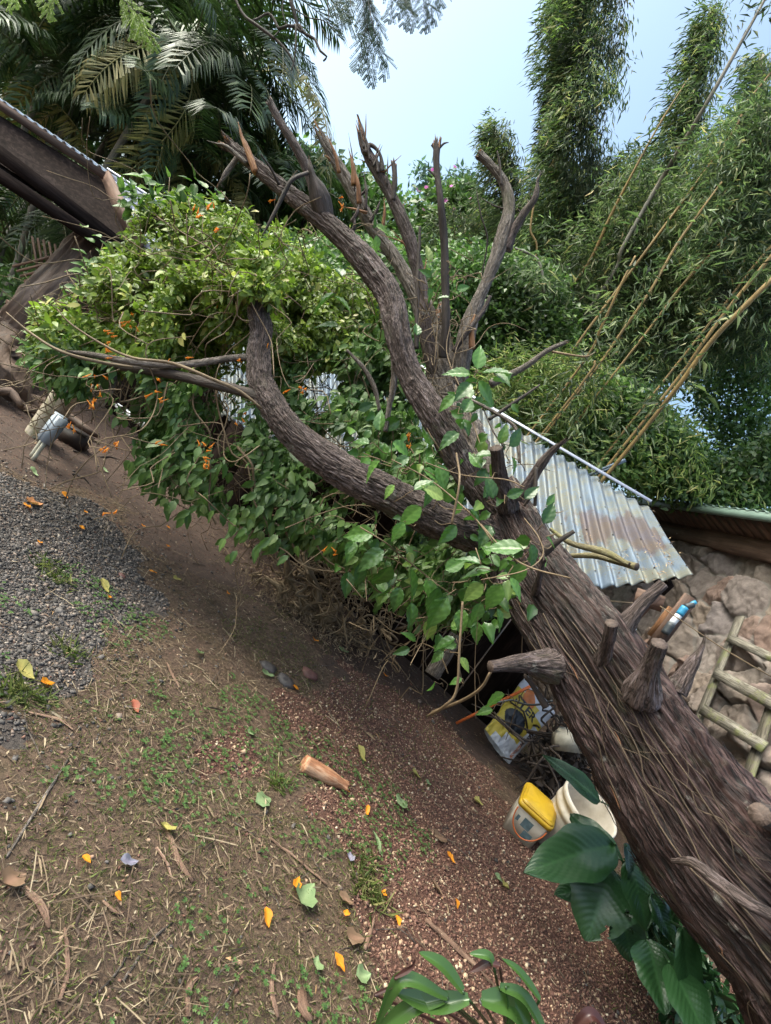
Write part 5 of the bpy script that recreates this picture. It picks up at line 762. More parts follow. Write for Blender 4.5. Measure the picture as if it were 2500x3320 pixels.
# ---------------------------------------------------------------- crushed iron-roofed shed
sh = thing('collapsed_shed', 'low shed with a rusty corrugated iron roof crushed under the fallen tree', 'shed', GG(1700, 2150))
top = np.array([W(700, 790, 6.6), W(1100, 1048, 6.1), W(1540, 1312, 5.5), W(1830, 1484, 5.05), W(2105, 1648, 4.6)])
bot = np.array([W(700, 1330, 4.9), W(1150, 1600, 4.5), W(1600, 1850, 4.0), W(1900, 1905, 3.6), W(2238, 1872, 3.3)])
nu, nv = 900, 46; tt, _ = crom(top, [1]*5, .02); bb, _ = crom(bot, [1]*5, .02); tt = tt[np.linspace(0, len(tt)-1, nu).astype(int)]; bb = bb[np.linspace(0, len(bb)-1, nu).astype(int)]
def rs(a):
    s = np.r_[0, np.cumsum(np.linalg.norm(np.diff(a, axis=0), axis=1))]; u = np.linspace(0, s[-1], nu); return np.stack([np.interp(u, s, a[:, k]) for k in range(3)], 1), s[-1]
tt, Lt = rs(tt); bb, _ = rs(bb); v = np.linspace(0, 1, nv)[:, None, None]; V = tt[None]*(1-v)+bb[None]*v
# the last sheet is bent down at its outer top corner
nn = nrm(np.cross(tt[-1]-tt[0], bb[nu//2]-tt[nu//2])); nn = nn*(1 if nn[2] > 0 else -1)
u = np.linspace(0, Lt, nu); waves = .020*np.sin(u*2*np.pi/.125)
V = V+nn*(waves[None, :, None]+.02*noise(np.stack([np.repeat(u[None], nv, 0)*1.3, np.repeat(v[:, :, 0]*2, nu, 1), np.zeros((nv, nu))], -1), 3)[..., None])
I = (np.arange(nv-1)[:, None]*nu+np.arange(nu-1)[None]).ravel(); Q = np.stack([I, I+1, I+nu+1, I+nu], -1)
B = np.stack([np.repeat(u[None], nv, 0), np.repeat(v[:, :, 0]*2.2, nu, 1), np.zeros((nv, nu))], -1)
vv = np.repeat(v[:, :, 0], nu, 1); uu = np.repeat(u[None]/Lt, nv, 0); rust = np.exp(-((vv-.52-.10*fbm(np.stack([uu*26, vv*3, uu*0], -1), 2, 9))/.17)**2)*np.clip((uu-.72)*6, 0, 1)*(.75+.5*noise(np.stack([np.floor(uu*Lt/.125), vv*3.5, uu*0], -1), 6))

V2 = np.concatenate([V.reshape(-1, 3), V.reshape(-1, 3)-nn*.004]); nt_ = nv*nu
ed = np.arange(nu-1)+(nv-1)*nu; side = np.arange(nv-1)*nu+nu-1
Q2 = np.concatenate([Q, Q[:, ::-1]+nt_, np.stack([ed, ed+1, ed+1+nt_, ed+nt_], -1), np.stack([side, side+nu, side+nu+nt_, side+nt_], -1)])
roof = mesh('roof', V2, Q2, M['tin'], sh, smooth=True, attrs={'bark': np.concatenate([B.reshape(-1, 3)]*2), 'rust': np.concatenate([rust.ravel()]*2)})
mb = MB(); sl = nrm(bb[nu//2]-tt[nu//2]); cp = nn*.045
beam(mb, tt[0]+cp*1.2-sl*.05, tt[nu//2]+cp*1.2-sl*.03, .03, .010, upv=nn); beam(mb, tt[nu//2]+cp*1.2-sl*.03, tt[-1]+cp*1.2-sl*.03, .03, .010, upv=nn); mb.build('ridge_flashing', M['tinclean'], roof)
mb = MB(); be = bb[::-1]
for f in (.02, .5, .99):   # rafters and purlins under the sheets
    i = int(f*(nu-1)); beam(mb, tt[i]-nn*.17, bb[i]-nn*.17+(tt[i]-bb[i])*.04, .05, .09)
for w_ in (.08, .5, .93):
    a = V[int(w_*(nv-1))][5:-6]; ii_ = np.linspace(0, len(a)-1, 15).astype(int)
    for p_, q_ in zip(a[ii_[:-1]], a[ii_[1:]]): beam(mb, p_-nn*.095, q_-nn*.095, .06, .04)
mb.build('rafters', M['shadeboard'], sh)
mb = MB()
def wallp(a, b, z0, z1, m=0):
    n = 14
    for k in range(n):
        p, q = a+(b-a)*k/n, a+(b-a)*(k+.97)/n; c = (p+q)/2; w = np.linalg.norm(q-p); beam(mb, [c[0], c[1], z0], [c[0], c[1], z1*(1+.01*rng.normal())], w, .02, upv=np.cross(nrm(q-p), [0, 0, 1]), m=m)
wallp(np.array([tt[0][0], tt[0][1]-.15]), np.array([tt[-1][0]+.1, tt[-1][1]+.15]), 0, 2.0)
mb.build('board_wall', M['shadeboard'], sh)
for f in (.05, .55, .97):
    i = int(f*(nu-1)); mb = MB(); p = bb[i]*.9+tt[i]*.1; beam(mb, [p[0], p[1], -.05], [p[0], p[1], p[2]-.06], .09, .09); mb.build('post', M['shadeboard'], sh)
mb = MB(); NP = []
for w_ in (.07, .36, .64, .93):
    for c_ in np.arange(.125*.25, Lt, .25): i = int(c_/Lt*(nu-1)); NP.append(V[int(w_*(nv-1)), i]+nn*.004)
stones(mb, np.array(NP), np.full(len(NP), .009), .6); mb.build('roof_nails', M['deadbark'], roof)['kind'] = 'stuff'
# leaf debris caught on the roof
mb = MB(); k = 2600; ii = rng.integers(0, nu, k*2); jj = rng.integers(4, nv, k*2); ok = (noise(np.c_[ii/70, jj/9, ii*0], 4) > .0); ii = ii[ok][:k]; jj = jj[ok][:k]; P = V[jj, ii]+nn*.008; k = len(P); ax = rnd(k); ax -= nn*(ax@nn)[:, None]
leaves(mb, P, ax, np.tile(nn, (k, 1))+rnd(k)*.3, rng.uniform(.01, .055, k), rng.uniform(.002, .006, k), LN); tag(mb.build('roof_leaf_debris', islands('roof_litter', [(0, (.12, .07, .05)), (.5, (.30, .20, .12)), (1, (.50, .38, .22))])), 'dry needles and leaf bits lying on the corrugated roof', 'debris', kind='stuff')
for i, (pts, lb) in enumerate([([(1785, 1715, 14), (1850, 1760, 20), (1960, 1790, 24), (2040, 1830, 16)], 'mossy fallen branch on the iron roof, the upper of two'), ([(1850, 1802, 18), (1930, 1802, 24), (2000, 1820, 30), (2065, 1838, 30)], 'mossy fallen branch on the iron roof, the lower of two')]):
    P = []
    for x, y, w in pts:
        r_ = ray(x, y); d_ = np.dot(bb[nu*3//4]-CAM, nn)/np.dot(r_, nn); P.append(CAM+r_*(d_*.80))
    P = [W(x, y, 3.45-.12*k_) for k_, (x, y, w) in enumerate(pts)]
    mb = MB(); add_tube(mb, P, [w*.5*3.1/F for *_, w in pts], n=22, step=.015, amp=.004, lump=.2, seed=i+5, em=1); tag(recenter(mb.build('mossy_branch', [M['mossy'], M['cut']], smooth=True)), lb, 'branch', 'mossy branches on the iron roof')
# things leaning in the dark under the eave
def rod(name, lb, cat, segs, r=None, mat=None):
    mb = MB()
    for a, b, w, m_ in segs:
        p, q = W(*a), W(*b); add_tube(mb, [p, q], [w*.5*a[2]/F]*2, n=14, step=.2, m=m_, em=m_)
    return tag(recenter(mb.build(name, mat)), lb, cat)
blue, wht, drk = plain('blue_plastic', (.03, .22, .38), .35), plain('white_plastic', (.65, .66, .70), .4), plain('charcoal_plastic', (.035, .04, .045), .5)
rod('pool_pole', 'dark pole with bright blue bands and a white band leaning by the stone wall', 'pole', [((2155, 2055, 3.1), (2178, 2022, 3.1), 26, 2), ((2178, 2022, 3.1), (2202, 1994, 3.1), 22, 1), ((2202, 1994, 3.1), (2222, 1968, 3.1), 24, 0), ((2222, 1968, 3.1), (2248, 1960, 3.1), 20, 2), ((2234, 1962, 3.1), (2256, 1952, 3.1), 14, 0)], mat=[blue, wht, drk])
rod('white_pipe', 'short white pipe end in the dark below the eave', 'pipe', [((2040, 2052, 3.0), (2060, 2036, 3.0), 12, 0), ((1990, 2090, 3.2), (2040, 2052, 3.0), 12, 0)], mat=[wht])
rod('blue_grey_pipe', 'pair of blue grey pipes sticking out behind the ridge of the iron roof', 'pipe', [((1930, 1530, 5.3), (2028, 1490, 5.2), 9, 0), ((1938, 1536, 5.35), (2030, 1494, 5.25), 6, 0), ((1880, 1560, 5.5), (1930, 1530, 5.3), 9, 0)], mat=[plain('blue_grey_pipe', (.14, .19, .26), .4)])
mb = MB(); beam(mb, W(2110, 2110, 3.2), W(2242, 1935, 3.15), .085, .02, upv=fwd); tag(recenter(mb.build('brown_plank', M['board'])), 'weathered brown plank leaning behind the blue banded pole', 'plank')
mb = MB(); beam(mb, W(2115, 2065, 3.35), W(2185, 1975, 3.3), .07, .02, upv=fwd); tag(recenter(mb.build('orange_plank', M['raw'])), 'orange brown plank in the shade behind the brown plank', 'plank')
mb = MB(); beam(mb, W(2060, 1930, 3.4), W(2150, 1960, 3.35), .10, .02, upv=fwd); beam(mb, W(2060, 2000, 3.4), W(2130, 1925, 3.35), .06, .02, upv=fwd); beam(mb, W(1990, 2130, 3.4), W(2110, 2080, 3.35), .05, .04); tag(mb.build('broken_boards', M['board']), 'broken grey brown boards in the dark under the eave beside the sawn stub', 'boards')
mb = MB(); a, b = PX(2140, 1965, 2.2), PX(2520, 2212, 2.2); add_tube(mb, [W(2140, 1965, 3.0), W(2340, 2100, 2.9), W(2520, 2205, 2.8)], [.0035]*3, n=6, step=.1); tag(recenter(mb.build('rope', M['vine'])), 'thin taut rope running across the stone wall', 'rope')
# ---------------------------------------------------------------- stone house
WX = 3.4; hs = thing('stone_house', 'house with a rough fieldstone wall and brown boarded eave under a pale green roof', 'house', (4.0, 5.2, 0))
y0, y1, z1 = 3.55, 9.0, 2.84
YY, ZZ = np.meshgrid(np.arange(y0, y1, .014), np.arange(0, z1, .014)); cen = []
for zz in np.arange(.08, z1+.2, .33):
    y = y0-.1+rng.uniform(0, .2)
    while y < y1+.2: cen.append((y, zz+rng.normal(0, .08))); y += rng.uniform(.26, .58)
cen = np.array(cen); off = rng.uniform(-.02, .05, len(cen)); tl = rng.normal(0, .16, (len(cen), 2)); cid = rng.uniform(0, 1, len(cen))
q = np.stack([YY, ZZ, YY*0], -1); wy = YY+.05*fbm(q*6, 2, 31); wz = ZZ+.05*fbm(q*6, 2, 35)
D = np.sqrt(((wy[..., None]-cen[:, 0])*.78)**2+(wz[..., None]-cen[:, 1])**2); ix = np.argsort(D, -1)[..., :2]; d1 = np.take_along_axis(D, ix[..., :1], -1)[..., 0]; d2 = np.take_along_axis(D, ix[..., 1:2], -1)[..., 0]; k = ix[..., 0]
e_ = np.clip((d2-d1-.008)/.032, 0, 1); e_ = e_*e_*(3-2*e_)
hgt = e_*(.045+off[k]*.9+tl[k, 0]*1.5*(wy-cen[k, 0])+tl[k, 1]*1.5*(wz-cen[k, 1]))+.026*fbm(q*7, 5, 51)*(.4+.6*e_)+.008*fbm(q*26, 2, 55)+.03*fbm(q*2, 2, 58)
V = np.stack([WX-hgt, YY+.015*fbm(q*14, 2, 61), ZZ], -1); ny, nx = V.shape[1], V.shape[0]; I = (np.arange(nx-1)[:, None]*ny+np.arange(ny-1)[None]).ravel(); Q = np.stack([I, I+ny, I+ny+1, I+1], -1)
# return faces so the wall has real thickness
bk = V.copy(); bk[..., 0] = WX+.34; n1 = nx*ny; e1 = np.arange(nx-1)*ny; e2 = e1+ny-1; tp = (nx-1)*ny+np.arange(ny-1)
Q = np.concatenate([Q, Q[:, ::-1]+n1, np.stack([e1, e1+n1, e1+ny+n1, e1+ny], -1), np.stack([e2, e2+ny, e2+ny+n1, e2+n1], -1), np.stack([tp, tp+n1, tp+1+n1, tp+1], -1)])
mesh('stone_wall', np.concatenate([V.reshape(-1, 3), bk.reshape(-1, 3)]), Q, M['stone'], hs, smooth=True, attrs={'stone': np.tile(cid[k].ravel(), 2), 'mortar': np.tile(1-e_.ravel(), 2)})
mb = MB(); beam(mb, (WX-.10, 3.3, 2.86), (WX-.10, 9.2, 2.86), .08, .20, n=6, wob=.02); mb.build('wall_plate', M['board'], hs)
mb = MB()
for k in range(36): y = 3.2+k*.16; beam(mb, (WX-.02, y, 2.93), (3.02, y, 3.04+.003*rng.normal()), .15, .014, upv=(0, 0, 1))
mb.build('soffit_boards', M['board'], hs)
mb = MB(); 
V = []; ys_ = np.linspace(3.1, 8.9, 420)
for x_, z_ in ((2.93, 3.11), (6.0, 3.9)):
    for y in ys_: V.append((x_, y, z_+.012*math.sin(y*2*math.pi/.15)))
n = len(ys_); V = np.array(V); Vb = V-[0, 0, .006]; I = np.arange(n-1); Q = np.concatenate([np.stack([I, I+1, I+n+1, I+n], -1), np.stack([I, I+n, I+n+1, I+1], -1)+2*n, np.stack([I, I+2*n, I+2*n+1, I+1], -1)]); mb.add(np.vstack([V, Vb]), Q, bark=np.vstack([V, Vb])); mb.build('roof', M['greenroof'], hs)
mb = MB(); beam(mb, (2.955, 3.15, 3.06), (2.955, 8.9, 3.06), .04, .08); mb.build('gutter', M['greenroof'], hs)
# old timber rack against the wall
ld = thing('timber_rack', 'weathered mossy timber rack leaning on the stone wall', 'rack', (3.1, 4.1, 0))
def bd(a, b, w, nm, m_='timber', x=3.23, xb=None):
    mb = MB(); p, q = PX(*a, x), PX(*b, xb or x); beam(mb, p, q, w*1.3, .014, upv=(1, 0, .0), n=5, wob=.05); mb.build(nm, M[m_], ld)
bd((2400, 2000), (2230, 2420), .075, 'upright'); bd((2530, 2200), (2400, 2600), .075, 'upright')
bd((2362, 2068), (2560, 2158), .055, 'rail', x=3.19); bd((2318, 2180), (2560, 2312), .07, 'rail', x=3.19); bd((2276, 2298), (2480, 2424), .07, 'rail', x=3.19)
# ---------------------------------------------------------------- open shed at the left
ls = thing('open_shed', 'open timber shed with shade-darkened boards and a wavy iron roof edge at the upper left', 'shed', (-3.6, 5.0, 0))
A = W(-260, 150, 5.0); Bp = W(345, 555, 6.2); Cc = W(462, 790, 5.9); dA = W(-260, 330, 4.6); 
u_ = nrm(Bp-A); L = np.linalg.norm(Bp-A); pit = .093; ns = int(L/pit*10); s = np.linspace(0, L, ns); back = nrm(np.array([-.35, .95, .10])); nrmv = nrm(np.cross(u_, back)); nrmv = nrmv*(1 if nrmv[2] > 0 else -1)
rowA = A+u_*s[:, None]+nrmv*(.020*np.sin(s*2*np.pi/pit))[:, None]; rowB = rowA+back*1.6; V = np.vstack([rowA, rowB, rowA-nrmv*.006, rowB-nrmv*.006]); I = np.arange(ns-1); Q = np.concatenate([np.stack([I, I+1, I+ns+1, I+ns], -1), np.stack([I, I+ns, I+ns+1, I+1], -1)+2*ns, np.stack([I, I+2*ns, I+2*ns+1, I+1], -1)])
mesh('roof_sheet', V, Q, M['white'], ls, smooth=True)
# second sheet sloping away to the right, seen from above
E1, E2 = W(640, 745, 6.6), W(640, 930, 6.2); s2 = np.linspace(0, 1, 160); La = np.linalg.norm(Cc-Bp); nn2 = nrm(np.cross(E1-Bp, Cc-Bp)); nn2 = nn2*(1 if np.dot(nn2, CAM-Bp) > 0 else -1); wv = .022*np.sin(s2*La*2*np.pi/.13)
r1 = Bp+(Cc-Bp)*s2[:, None]+nn2*wv[:, None]; r2 = E1+(E2-E1)*s2[:, None]+nn2*wv[:, None]; V = np.vstack([r1, r2, r1-nn2*.006, r2-nn2*.006]); n = 160; I = np.arange(n-1); Q = np.concatenate([np.stack([I, I+1, I+n+1, I+n], -1), np.stack([I, I+n, I+n+1, I+1], -1)+2*n, np.stack([I, I+2*n, I+2*n+1, I+1], -1)]); mesh('roof_sheet', V, Q, M['tinclean'], ls, smooth=True)
mb = MB(); beam(mb, Bp+nn2*.035, E1+nn2*.035, .022, .015, upv=nn2); mb.build('ridge_flashing', M['tinclean'], ls)
mb = MB(); beam(mb, W(-260, 165, 5.05), W(338, 570, 6.15), .02, .085, upv=(0, 0, 1)); mb.build('fascia', M['board'], ls)
mb = MB(); beam(mb, Bp+[0, 0, -.05], Cc+[0, 0, -.04], .03, .16, upv=(0, 0, 1)); mb.build('barge_board', M['board'], ls)
mb = MB()
for k in range(9):
    f = k/9; x0, y0_ = -260+598*f, 235+400*f; d = 5.1+1.1*f; x1, y1_ = -260+660*(f+1/9), 235+415*(f+1/9)
a0, a1, b0, b1 = W(-260, 215, 5.1), W(335, 585, 6.2), W(-260, 395, 4.7), W(415, 800, 5.85)
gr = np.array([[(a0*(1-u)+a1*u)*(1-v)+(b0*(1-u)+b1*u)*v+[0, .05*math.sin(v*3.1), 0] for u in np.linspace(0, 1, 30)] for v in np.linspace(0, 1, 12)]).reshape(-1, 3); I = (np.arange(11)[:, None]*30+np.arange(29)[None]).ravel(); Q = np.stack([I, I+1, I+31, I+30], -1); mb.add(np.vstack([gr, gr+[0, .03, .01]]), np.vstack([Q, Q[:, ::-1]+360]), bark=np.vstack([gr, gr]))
mb.build('ceiling_boards', M['shadeboard'], ls)
mb = MB(); beam(mb, W(-260, 300, 4.75), W(418, 815, 5.75), .10, .13); mb.build('beam', M['shadeboard'], ls)
mb = MB(); beam(mb, W(-260, 400, 4.6), W(440, 860, 5.8), .08, .12); mb.build('beam', M['shadeboard'], ls)
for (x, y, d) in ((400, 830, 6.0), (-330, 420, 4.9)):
    mb = MB(); p = W(x, y, d); beam(mb, [p[0], p[1], -.1], p, .12, .12); mb.build('post', M['shadeboard'], ls)
lt = thing('lattice_screen', 'dark brown timber lattice screen under the left shed', 'lattice', G(260, 1120)); mb = MB()
p0 = W(255, 945, 6.6); ex = nrm(np.array([1, -.1, 0])); ez = np.array([0, 0, 1.0])
for k in range(-7, 8):
    o_ = k*.10
    for sg in (-1, 1): c = p0+ex*o_; h = .62-abs(o_)*.35; beam(mb, c+(ex*sg-ez)*h*.6+fwd*.01*sg, c+(-ex*sg+ez)*h*.6+fwd*.01*sg, .028, .01, upv=fwd)
mb.build('slats', M['board'], lt); mb = MB(); beam(mb, p0-ez*.62-ex*.75, p0-ez*.62+ex*.75, .05, .05); beam(mb, [*(p0-ex*.7)[:2], 0], p0-ex*.7+ez*.6, .06, .06); mb.build('frame', M['board'], lt)
# paperbark trunk
pb = thing('paperbark_tree', 'leaning tree with peeling brown papery bark at the left edge', 'tree', G(10, 1230)); mb = MB(); b0 = G(-60, 1250)
PB = [b0+[0, 0, -.1], W(40, 1120, 5.6), W(130, 1010, 5.65), W(240, 880, 5.8), W(320, 790, 6.0)]
TB = add_tube(mb, PB, [.36, .28, .25, .23, .21], n=90, step=.03, amp=.035, lump=.12, ff=12, seed=9); mb.build('trunk', M['paper'], pb, smooth=True); mb = MB()
for k in range(34): i = int(rng.uniform(.03, .45)*len(TB['P'])); a = rng.uniform(0, 6.28); r_ = TB['R'][i]*1.02; p = TB['P'][i]+r_*(math.cos(a)*TB['U'][i]+math.sin(a)*TB['Bn'][i]); leaves(mb, p[None], TB['Tn'][i][None]*rng.choice([-1, 1])+rnd(1)*.3, (p-TB['P'][i])[None], rng.uniform(.1, .3), rng.uniform(.04, .10), OV, curl=3)
mb.build('peeling_bark', M['paper'], pb)['kind'] = 'stuff'
mb = MB()
for k in range(8): a = G(-350+k*70+rng.normal(0, 20), 1130+k*28); b = a+[.5, rng.normal(0, .1), 0]; add_tube(mb, wig(a+[0, 0, .04], b+[0, 0, .05], .04, 5), [.03, .05, .05, .04, .02], n=10, step=.05, lump=.3, seed=k)
mb.build('surface_root', M['paper'], pb)['kind'] = 'stuff'
# post with junction box
pt = thing('leaning_post', 'leaning pale mossy timber post at the left of the vine', 'post', GG(120, 1435)); mb = MB(); c = GG(125, 1415); up_ = nrm(W(290, 1165, 4.2)-c); add_tube(mb, [c-up_*.15, c+up_*.5, c+up_*1.1], [.105, .10, .095], n=32, step=.04, amp=.004, ff=20, seed=3); mb.build('shaft', barkmat('mossy_post', [(.3, (.22, .18, .12)), (.5, (.38, .32, .24)), (.7, (.52, .47, .38))], fs=(14, 14, 1.2), bump=.3, moss=(.20, .19, .07)), pt, smooth=True)
jb = thing('junction_box', 'grey plastic electrical box fixed low on the leaning post', 'electrical box', W(165, 1395, 3.98)); d = 3.98
c0 = W(172, 1390, d); e1 = nrm(W(200, 1352, d)-W(145, 1425, d)); e2 = nrm(np.array([.78, -.62, 0])); e2 = nrm(e2-e1*np.dot(e1, e2)); e3 = np.cross(e1, e2)
gp_ = plain('grey_enclosure_plastic', (.30, .34, .40), .45, .1); mb = MB(); beam(mb, c0-e1*.11, c0+e1*.11, .13, .07, upv=e3); mb.build('box', gp_, jb)
mb = MB(); beam(mb, c0-e1*.115-e3*.0+e2*.0, c0+e1*.115, .02, .085, upv=e3); mb.build('lid_rim', gp_, jb)
mb = MB()
for o_ in (-.02, .03): p = c0-e1*.11+e2*o_*1.2; q = np.array([p[0]-.01, p[1], -.02]); add_tube(mb, [p, q], [.016, .016], n=12, step=.1)
mb.build('conduit', plain('cream_conduit', (.50, .47, .38), .5), jb)
bkk = thing('black_lamp_box', 'dark brown box lying behind the grey electrical box', 'box', GG(225, 1440)); mb = MB(); c = GG(222, 1438); beam(mb, c+[-.10, 0, .07], c+[.12, .05, .07], .16, .13); mb.build('body', plain('black_brown_plastic', (.03, .02, .018), .5), bkk); mb = MB(); beam(mb, c+[-.08, -.07, .15], c+[.12, -.03, .15], .03, .02); mb.build('handle', plain('black_brown_plastic2', (.04, .03, .025), .5), bkk)
for p, q, lb in [((240, 1462), (390, 1490), 'dark thin root snaking on the dirt right of the post'), ((235, 1540), (295, 1572), 'thin grey stick on the dirt below the post')]:
    a, b = GG(*p, h=.01), GG(*q, h=.01); mb = MB(); add_tube(mb, wig(a, b, .012, 6), [.012, .011, .01, .008, .006, .003], n=8, step=.03, lump=.2); tag(recenter(mb.build('stick', M['deadbark'])), lb, 'stick')
# white and green plastic cups beneath the vine
mb = MB(); c = GG(483, 1500); add_tube(mb, [c, c+[0, 0, .075]], [.036, .045], n=24, step=.02); tag(recenter(mb.build('white_cup', wht)), 'white plastic cup on the dirt at the tip of the vine', 'cup')
mb = MB(); c = GG(497, 1478); add_tube(mb, [c, c+[0, 0, .12]], [.04, .04], n=24, step=.02, m=0, em=1); tag(recenter(mb.build('green_tub', [plain('green_plastic', (.03, .20, .12), .4), wht])), 'small green tub with a white lid behind the white cup', 'tub')
mb = MB(); a, b = W(380, 1315, 4.2), W(480, 1388, 4.1); add_tube(mb, [a, b], [.022, .022], n=14, step=.1); tag(recenter(mb.build('white_pipe', wht)), 'white pipe glimpsed between the hanging vine leaves', 'pipe')
# ---------------------------------------------------------------- buckets and feed bag
def rbox(w, d, h, r, taper=0, seg=6, z0=0, flare=0):
    out = []
    for i, (z, k) in enumerate(((z0, 1-taper), (z0+h, 1))):
        for cx, cy, a0 in ((1, 1, 0), (-1, 1, 90), (-1, -1, 180), (1, -1, 270)):
            for s in range(seg+1): a = math.radians(a0+90*s/seg); out.append(((cx*(w/2-r)+r*math.cos(a))*k, (cy*(d/2-r)+r*math.sin(a))*k, z))
    n = len(out)//2; V = np.array(out); Q = np.array([(i, (i+1) % n, n+(i+1) % n, n+i) for i in range(n)]); V = np.vstack([V, [[0, 0, z0]], [[0, 0, z0+h]]]); T = np.array([(2*n, (i+1) % n, i) for i in range(n)]+[(n+i, n+(i+1) % n, 2*n+1) for i in range(n)]); return V, Q, T
def place(V, c, a, lean=None):
    ca, sa = math.cos(a), math.sin(a); V = np.asarray(V, float); V = np.stack([V[:, 0]*ca-V[:, 1]*sa, V[:, 0]*sa+V[:, 1]*ca, V[:, 2]], -1)
    if lean is not None:
        up = nrm(np.asarray(lean, float)); x = nrm(np.cross([0, 1, 0], up)); y = np.cross(up, x); V = V[:, :1]*x+V[:, 1:2]*y+V[:, 2:]*up
    return V+c
creamp = plain('dirty_white_plastic', (.56, .50, .43), .45, .10, 7, dirt=(.40, .34, .27)); yel = plain('yellow_plastic', (.62, .38, .02), .4, .10, 9, dirt=(.45, .26, .03)); org = plain('orange_plastic', (.55, .13, .035), .4); lbl = plain('blue_grey_label', (.13, .20, .23), .5, .3, 40)
c = GG(1680, 2690); d0 = np.dot(c-CAM, fwd); AN = math.radians(70); LN_ = (-.04, -.14, 1)
yb = thing('square_bucket', 'square white bucket with a yellow lid and an orange handle', 'bucket', c); mb = MB(); V, Q, T = rbox(.245, .215, .225, .022, .08); mb.add(place(V, c, AN, LN_), Q, T); body = mb.build('body', creamp, yb)
mb = MB()
for w_, dd, h_, z_ in ((.275, .245, .030, .205), (.258, .228, .012, .2355)): V, Q, T = rbox(w_, dd, h_, .035, .0, z0=z_); mb.add(place(V, c, AN, LN_), Q, T)
V, Q, T = rbox(.22, .19, .006, .04, -.05, z0=.2455); mb.add(place(V, c, AN, LN_), Q, T); mb.build('lid', yel, yb)
def lab(px_, mbv, u0, u1, z0, z1, face, mt, nm='label', par=body, sh=0.0):
    k0 = .9+.1*z0/.225; k1 = .9+.1*z1/.225; o = {'f': (0, -.1085), 'l': (-.1235, 0), 'r': (.1235, 0)}[face]
    P = [];
    for u, z, k in ((u0, z0, k0), (u1, z0+sh, k0), (u1, z1+sh, k1), (u0, z1, k1)): P.append((u*k, o[1]*k-.0015, z) if face == 'f' else ((o[0]*k-.0015 if face == 'l' else o[0]*k+.0015), u*k, z))
    m_ = MB(); m_.add(place(P, c, AN, LN_), np.array([(0, 1, 2, 3)])); m_.build(nm, mt, par)
for fc in ('f', 'l'):
    lab(0, 0, -.03, .035, .10, .165, fc, lbl); lab(0, 0, -.07, -.005, .04, .095, fc, lbl)
lab(0, 0, .06, .085, .04, .06, 'f', lbl); lab(0, 0, .06, .08, .11, .15, 'l', lbl)
mb = MB(); P = [(.122*math.cos(t), -.118-.035*math.sin(t), .185-.14*math.sin(t)) for t in np.linspace(0, math.pi, 14)]; P = place(P, c, AN, LN_); 
PH = [(-.128-.03*math.sin(t), .105*math.cos(t), .19-.13*math.sin(t)) for t in np.linspace(0, math.pi, 14)]; PH = place(PH, c, AN, LN_); add_tube(mb, list(PH), [.0045]*14, n=8, step=.01); mb.build('handle', org, yb, smooth=True)
c = GG(1785, 2725); ax_ = nrm(np.array([.02, -.28, 1])); wb = thing('round_bucket', 'open round white bucket behind the yellow lidded bucket', 'bucket', c); mb = MB(); H = .37
prof = [(.128, 0), (.132, .01), (.148, .24), (.151, .26), (.158, .262), (.158, .292), (.153, .296), (.153, .33), (.163, .333), (.166, .352), (.162, .37), (.155, .37), (.150, .355), (.146, .24), (.128, .012), (.0, .010)]; prof = [(r*1.2, z*1.08) for r, z in prof]; n = 56; V = [(r*math.cos(j*2*math.pi/n), r*math.sin(j*2*math.pi/n), z) for r, z in prof for j in range(n)]
mb.add(place(V, c, 0, ax_), np.array([(i*n+j, i*n+(j+1) % n, i*n+n+(j+1) % n, i*n+n+j) for i in range(len(prof)-1) for j in range(n)])); body2 = mb.build('body', creamp, wb, smooth=True)
mb = MB(); P = [(.168*math.cos(t), .168*math.sin(t), .30-.10*math.sin(t+2.2)) for t in np.linspace(-2.6, -.6, 14)]; P = place(P, c, 0, ax_); add_tube(mb, list(P), [.0022]*14, n=6, step=.02); mb.build('wire_handle', M['deadbark'], wb)
mb = MB(); n = 10; V = [((.1435+.0235*0)*1.03*math.cos(t), .148*math.sin(t), z) for z in (.12, .21) for t in np.linspace(-1.7, -1.0, n)]; mb.add(place(V, c, 0, ax_), np.array([(j, j+1, n+j+1, n+j) for j in range(n-1)])); mb.build('label', plain('dark_label', (.03, .045, .055), .5), body2)
# feed bag: front panel built in its own plane
bc = GG(1655, 2475); db = np.dot(bc-CAM, fwd); fb = thing('feed_bag', 'crumpled white and yellow feed bag with black lettering leaning under the trunk', 'bag', bc)
bl = W(1568, 2363, db-.02); br = W(1652, 2478, db-.05); tl = W(1712, 2190, db+.22); tr_ = W(1800, 2312, db+.16); nb = nrm(np.cross(br-bl, tl-bl)); nb = nb*(1 if np.dot(nb, CAM-bl) > 0 else -1)
def bagp(u, v, o=0.0):
    p = (bl*(1-u)+br*u)*(1-v)+(tl*(1-u)+tr_*u)*v; crm = .018*fbm(np.array([u*3.2, v*4.2, 3.0]), 3, 6)+.008*fbm(np.array([u*9, v*9, 1.0]), 2, 9); bul = .055*math.sin(math.pi*u)**.6*math.sin(math.pi*min(1, v*.9+.08))**.5; return p+nb*(bul+crm+o)
def bagcol(u, v):
    if v < .24+.0*u and u > .0: return 1 if (u < .62 and v > .10+.12*(u > .4)) or u < .2 else 0
    if ((u-.40)/.30)**2+((v-.40)/.17)**2+.25*noise(np.array([u*7, v*7, 0]), 3) < .85: return 2
    if u > .80 and v < .62: return 0
    if v < .70: return 1
    if (u-.35)**2+(v-.76)**2*1.6 < .03+.02*noise(np.array([u*9, v*9, 0]), 4): return 3
    if v < .80 and u < .72+.1*noise(np.array([u*4, v*4, 0]), 5): return 1
    return 0
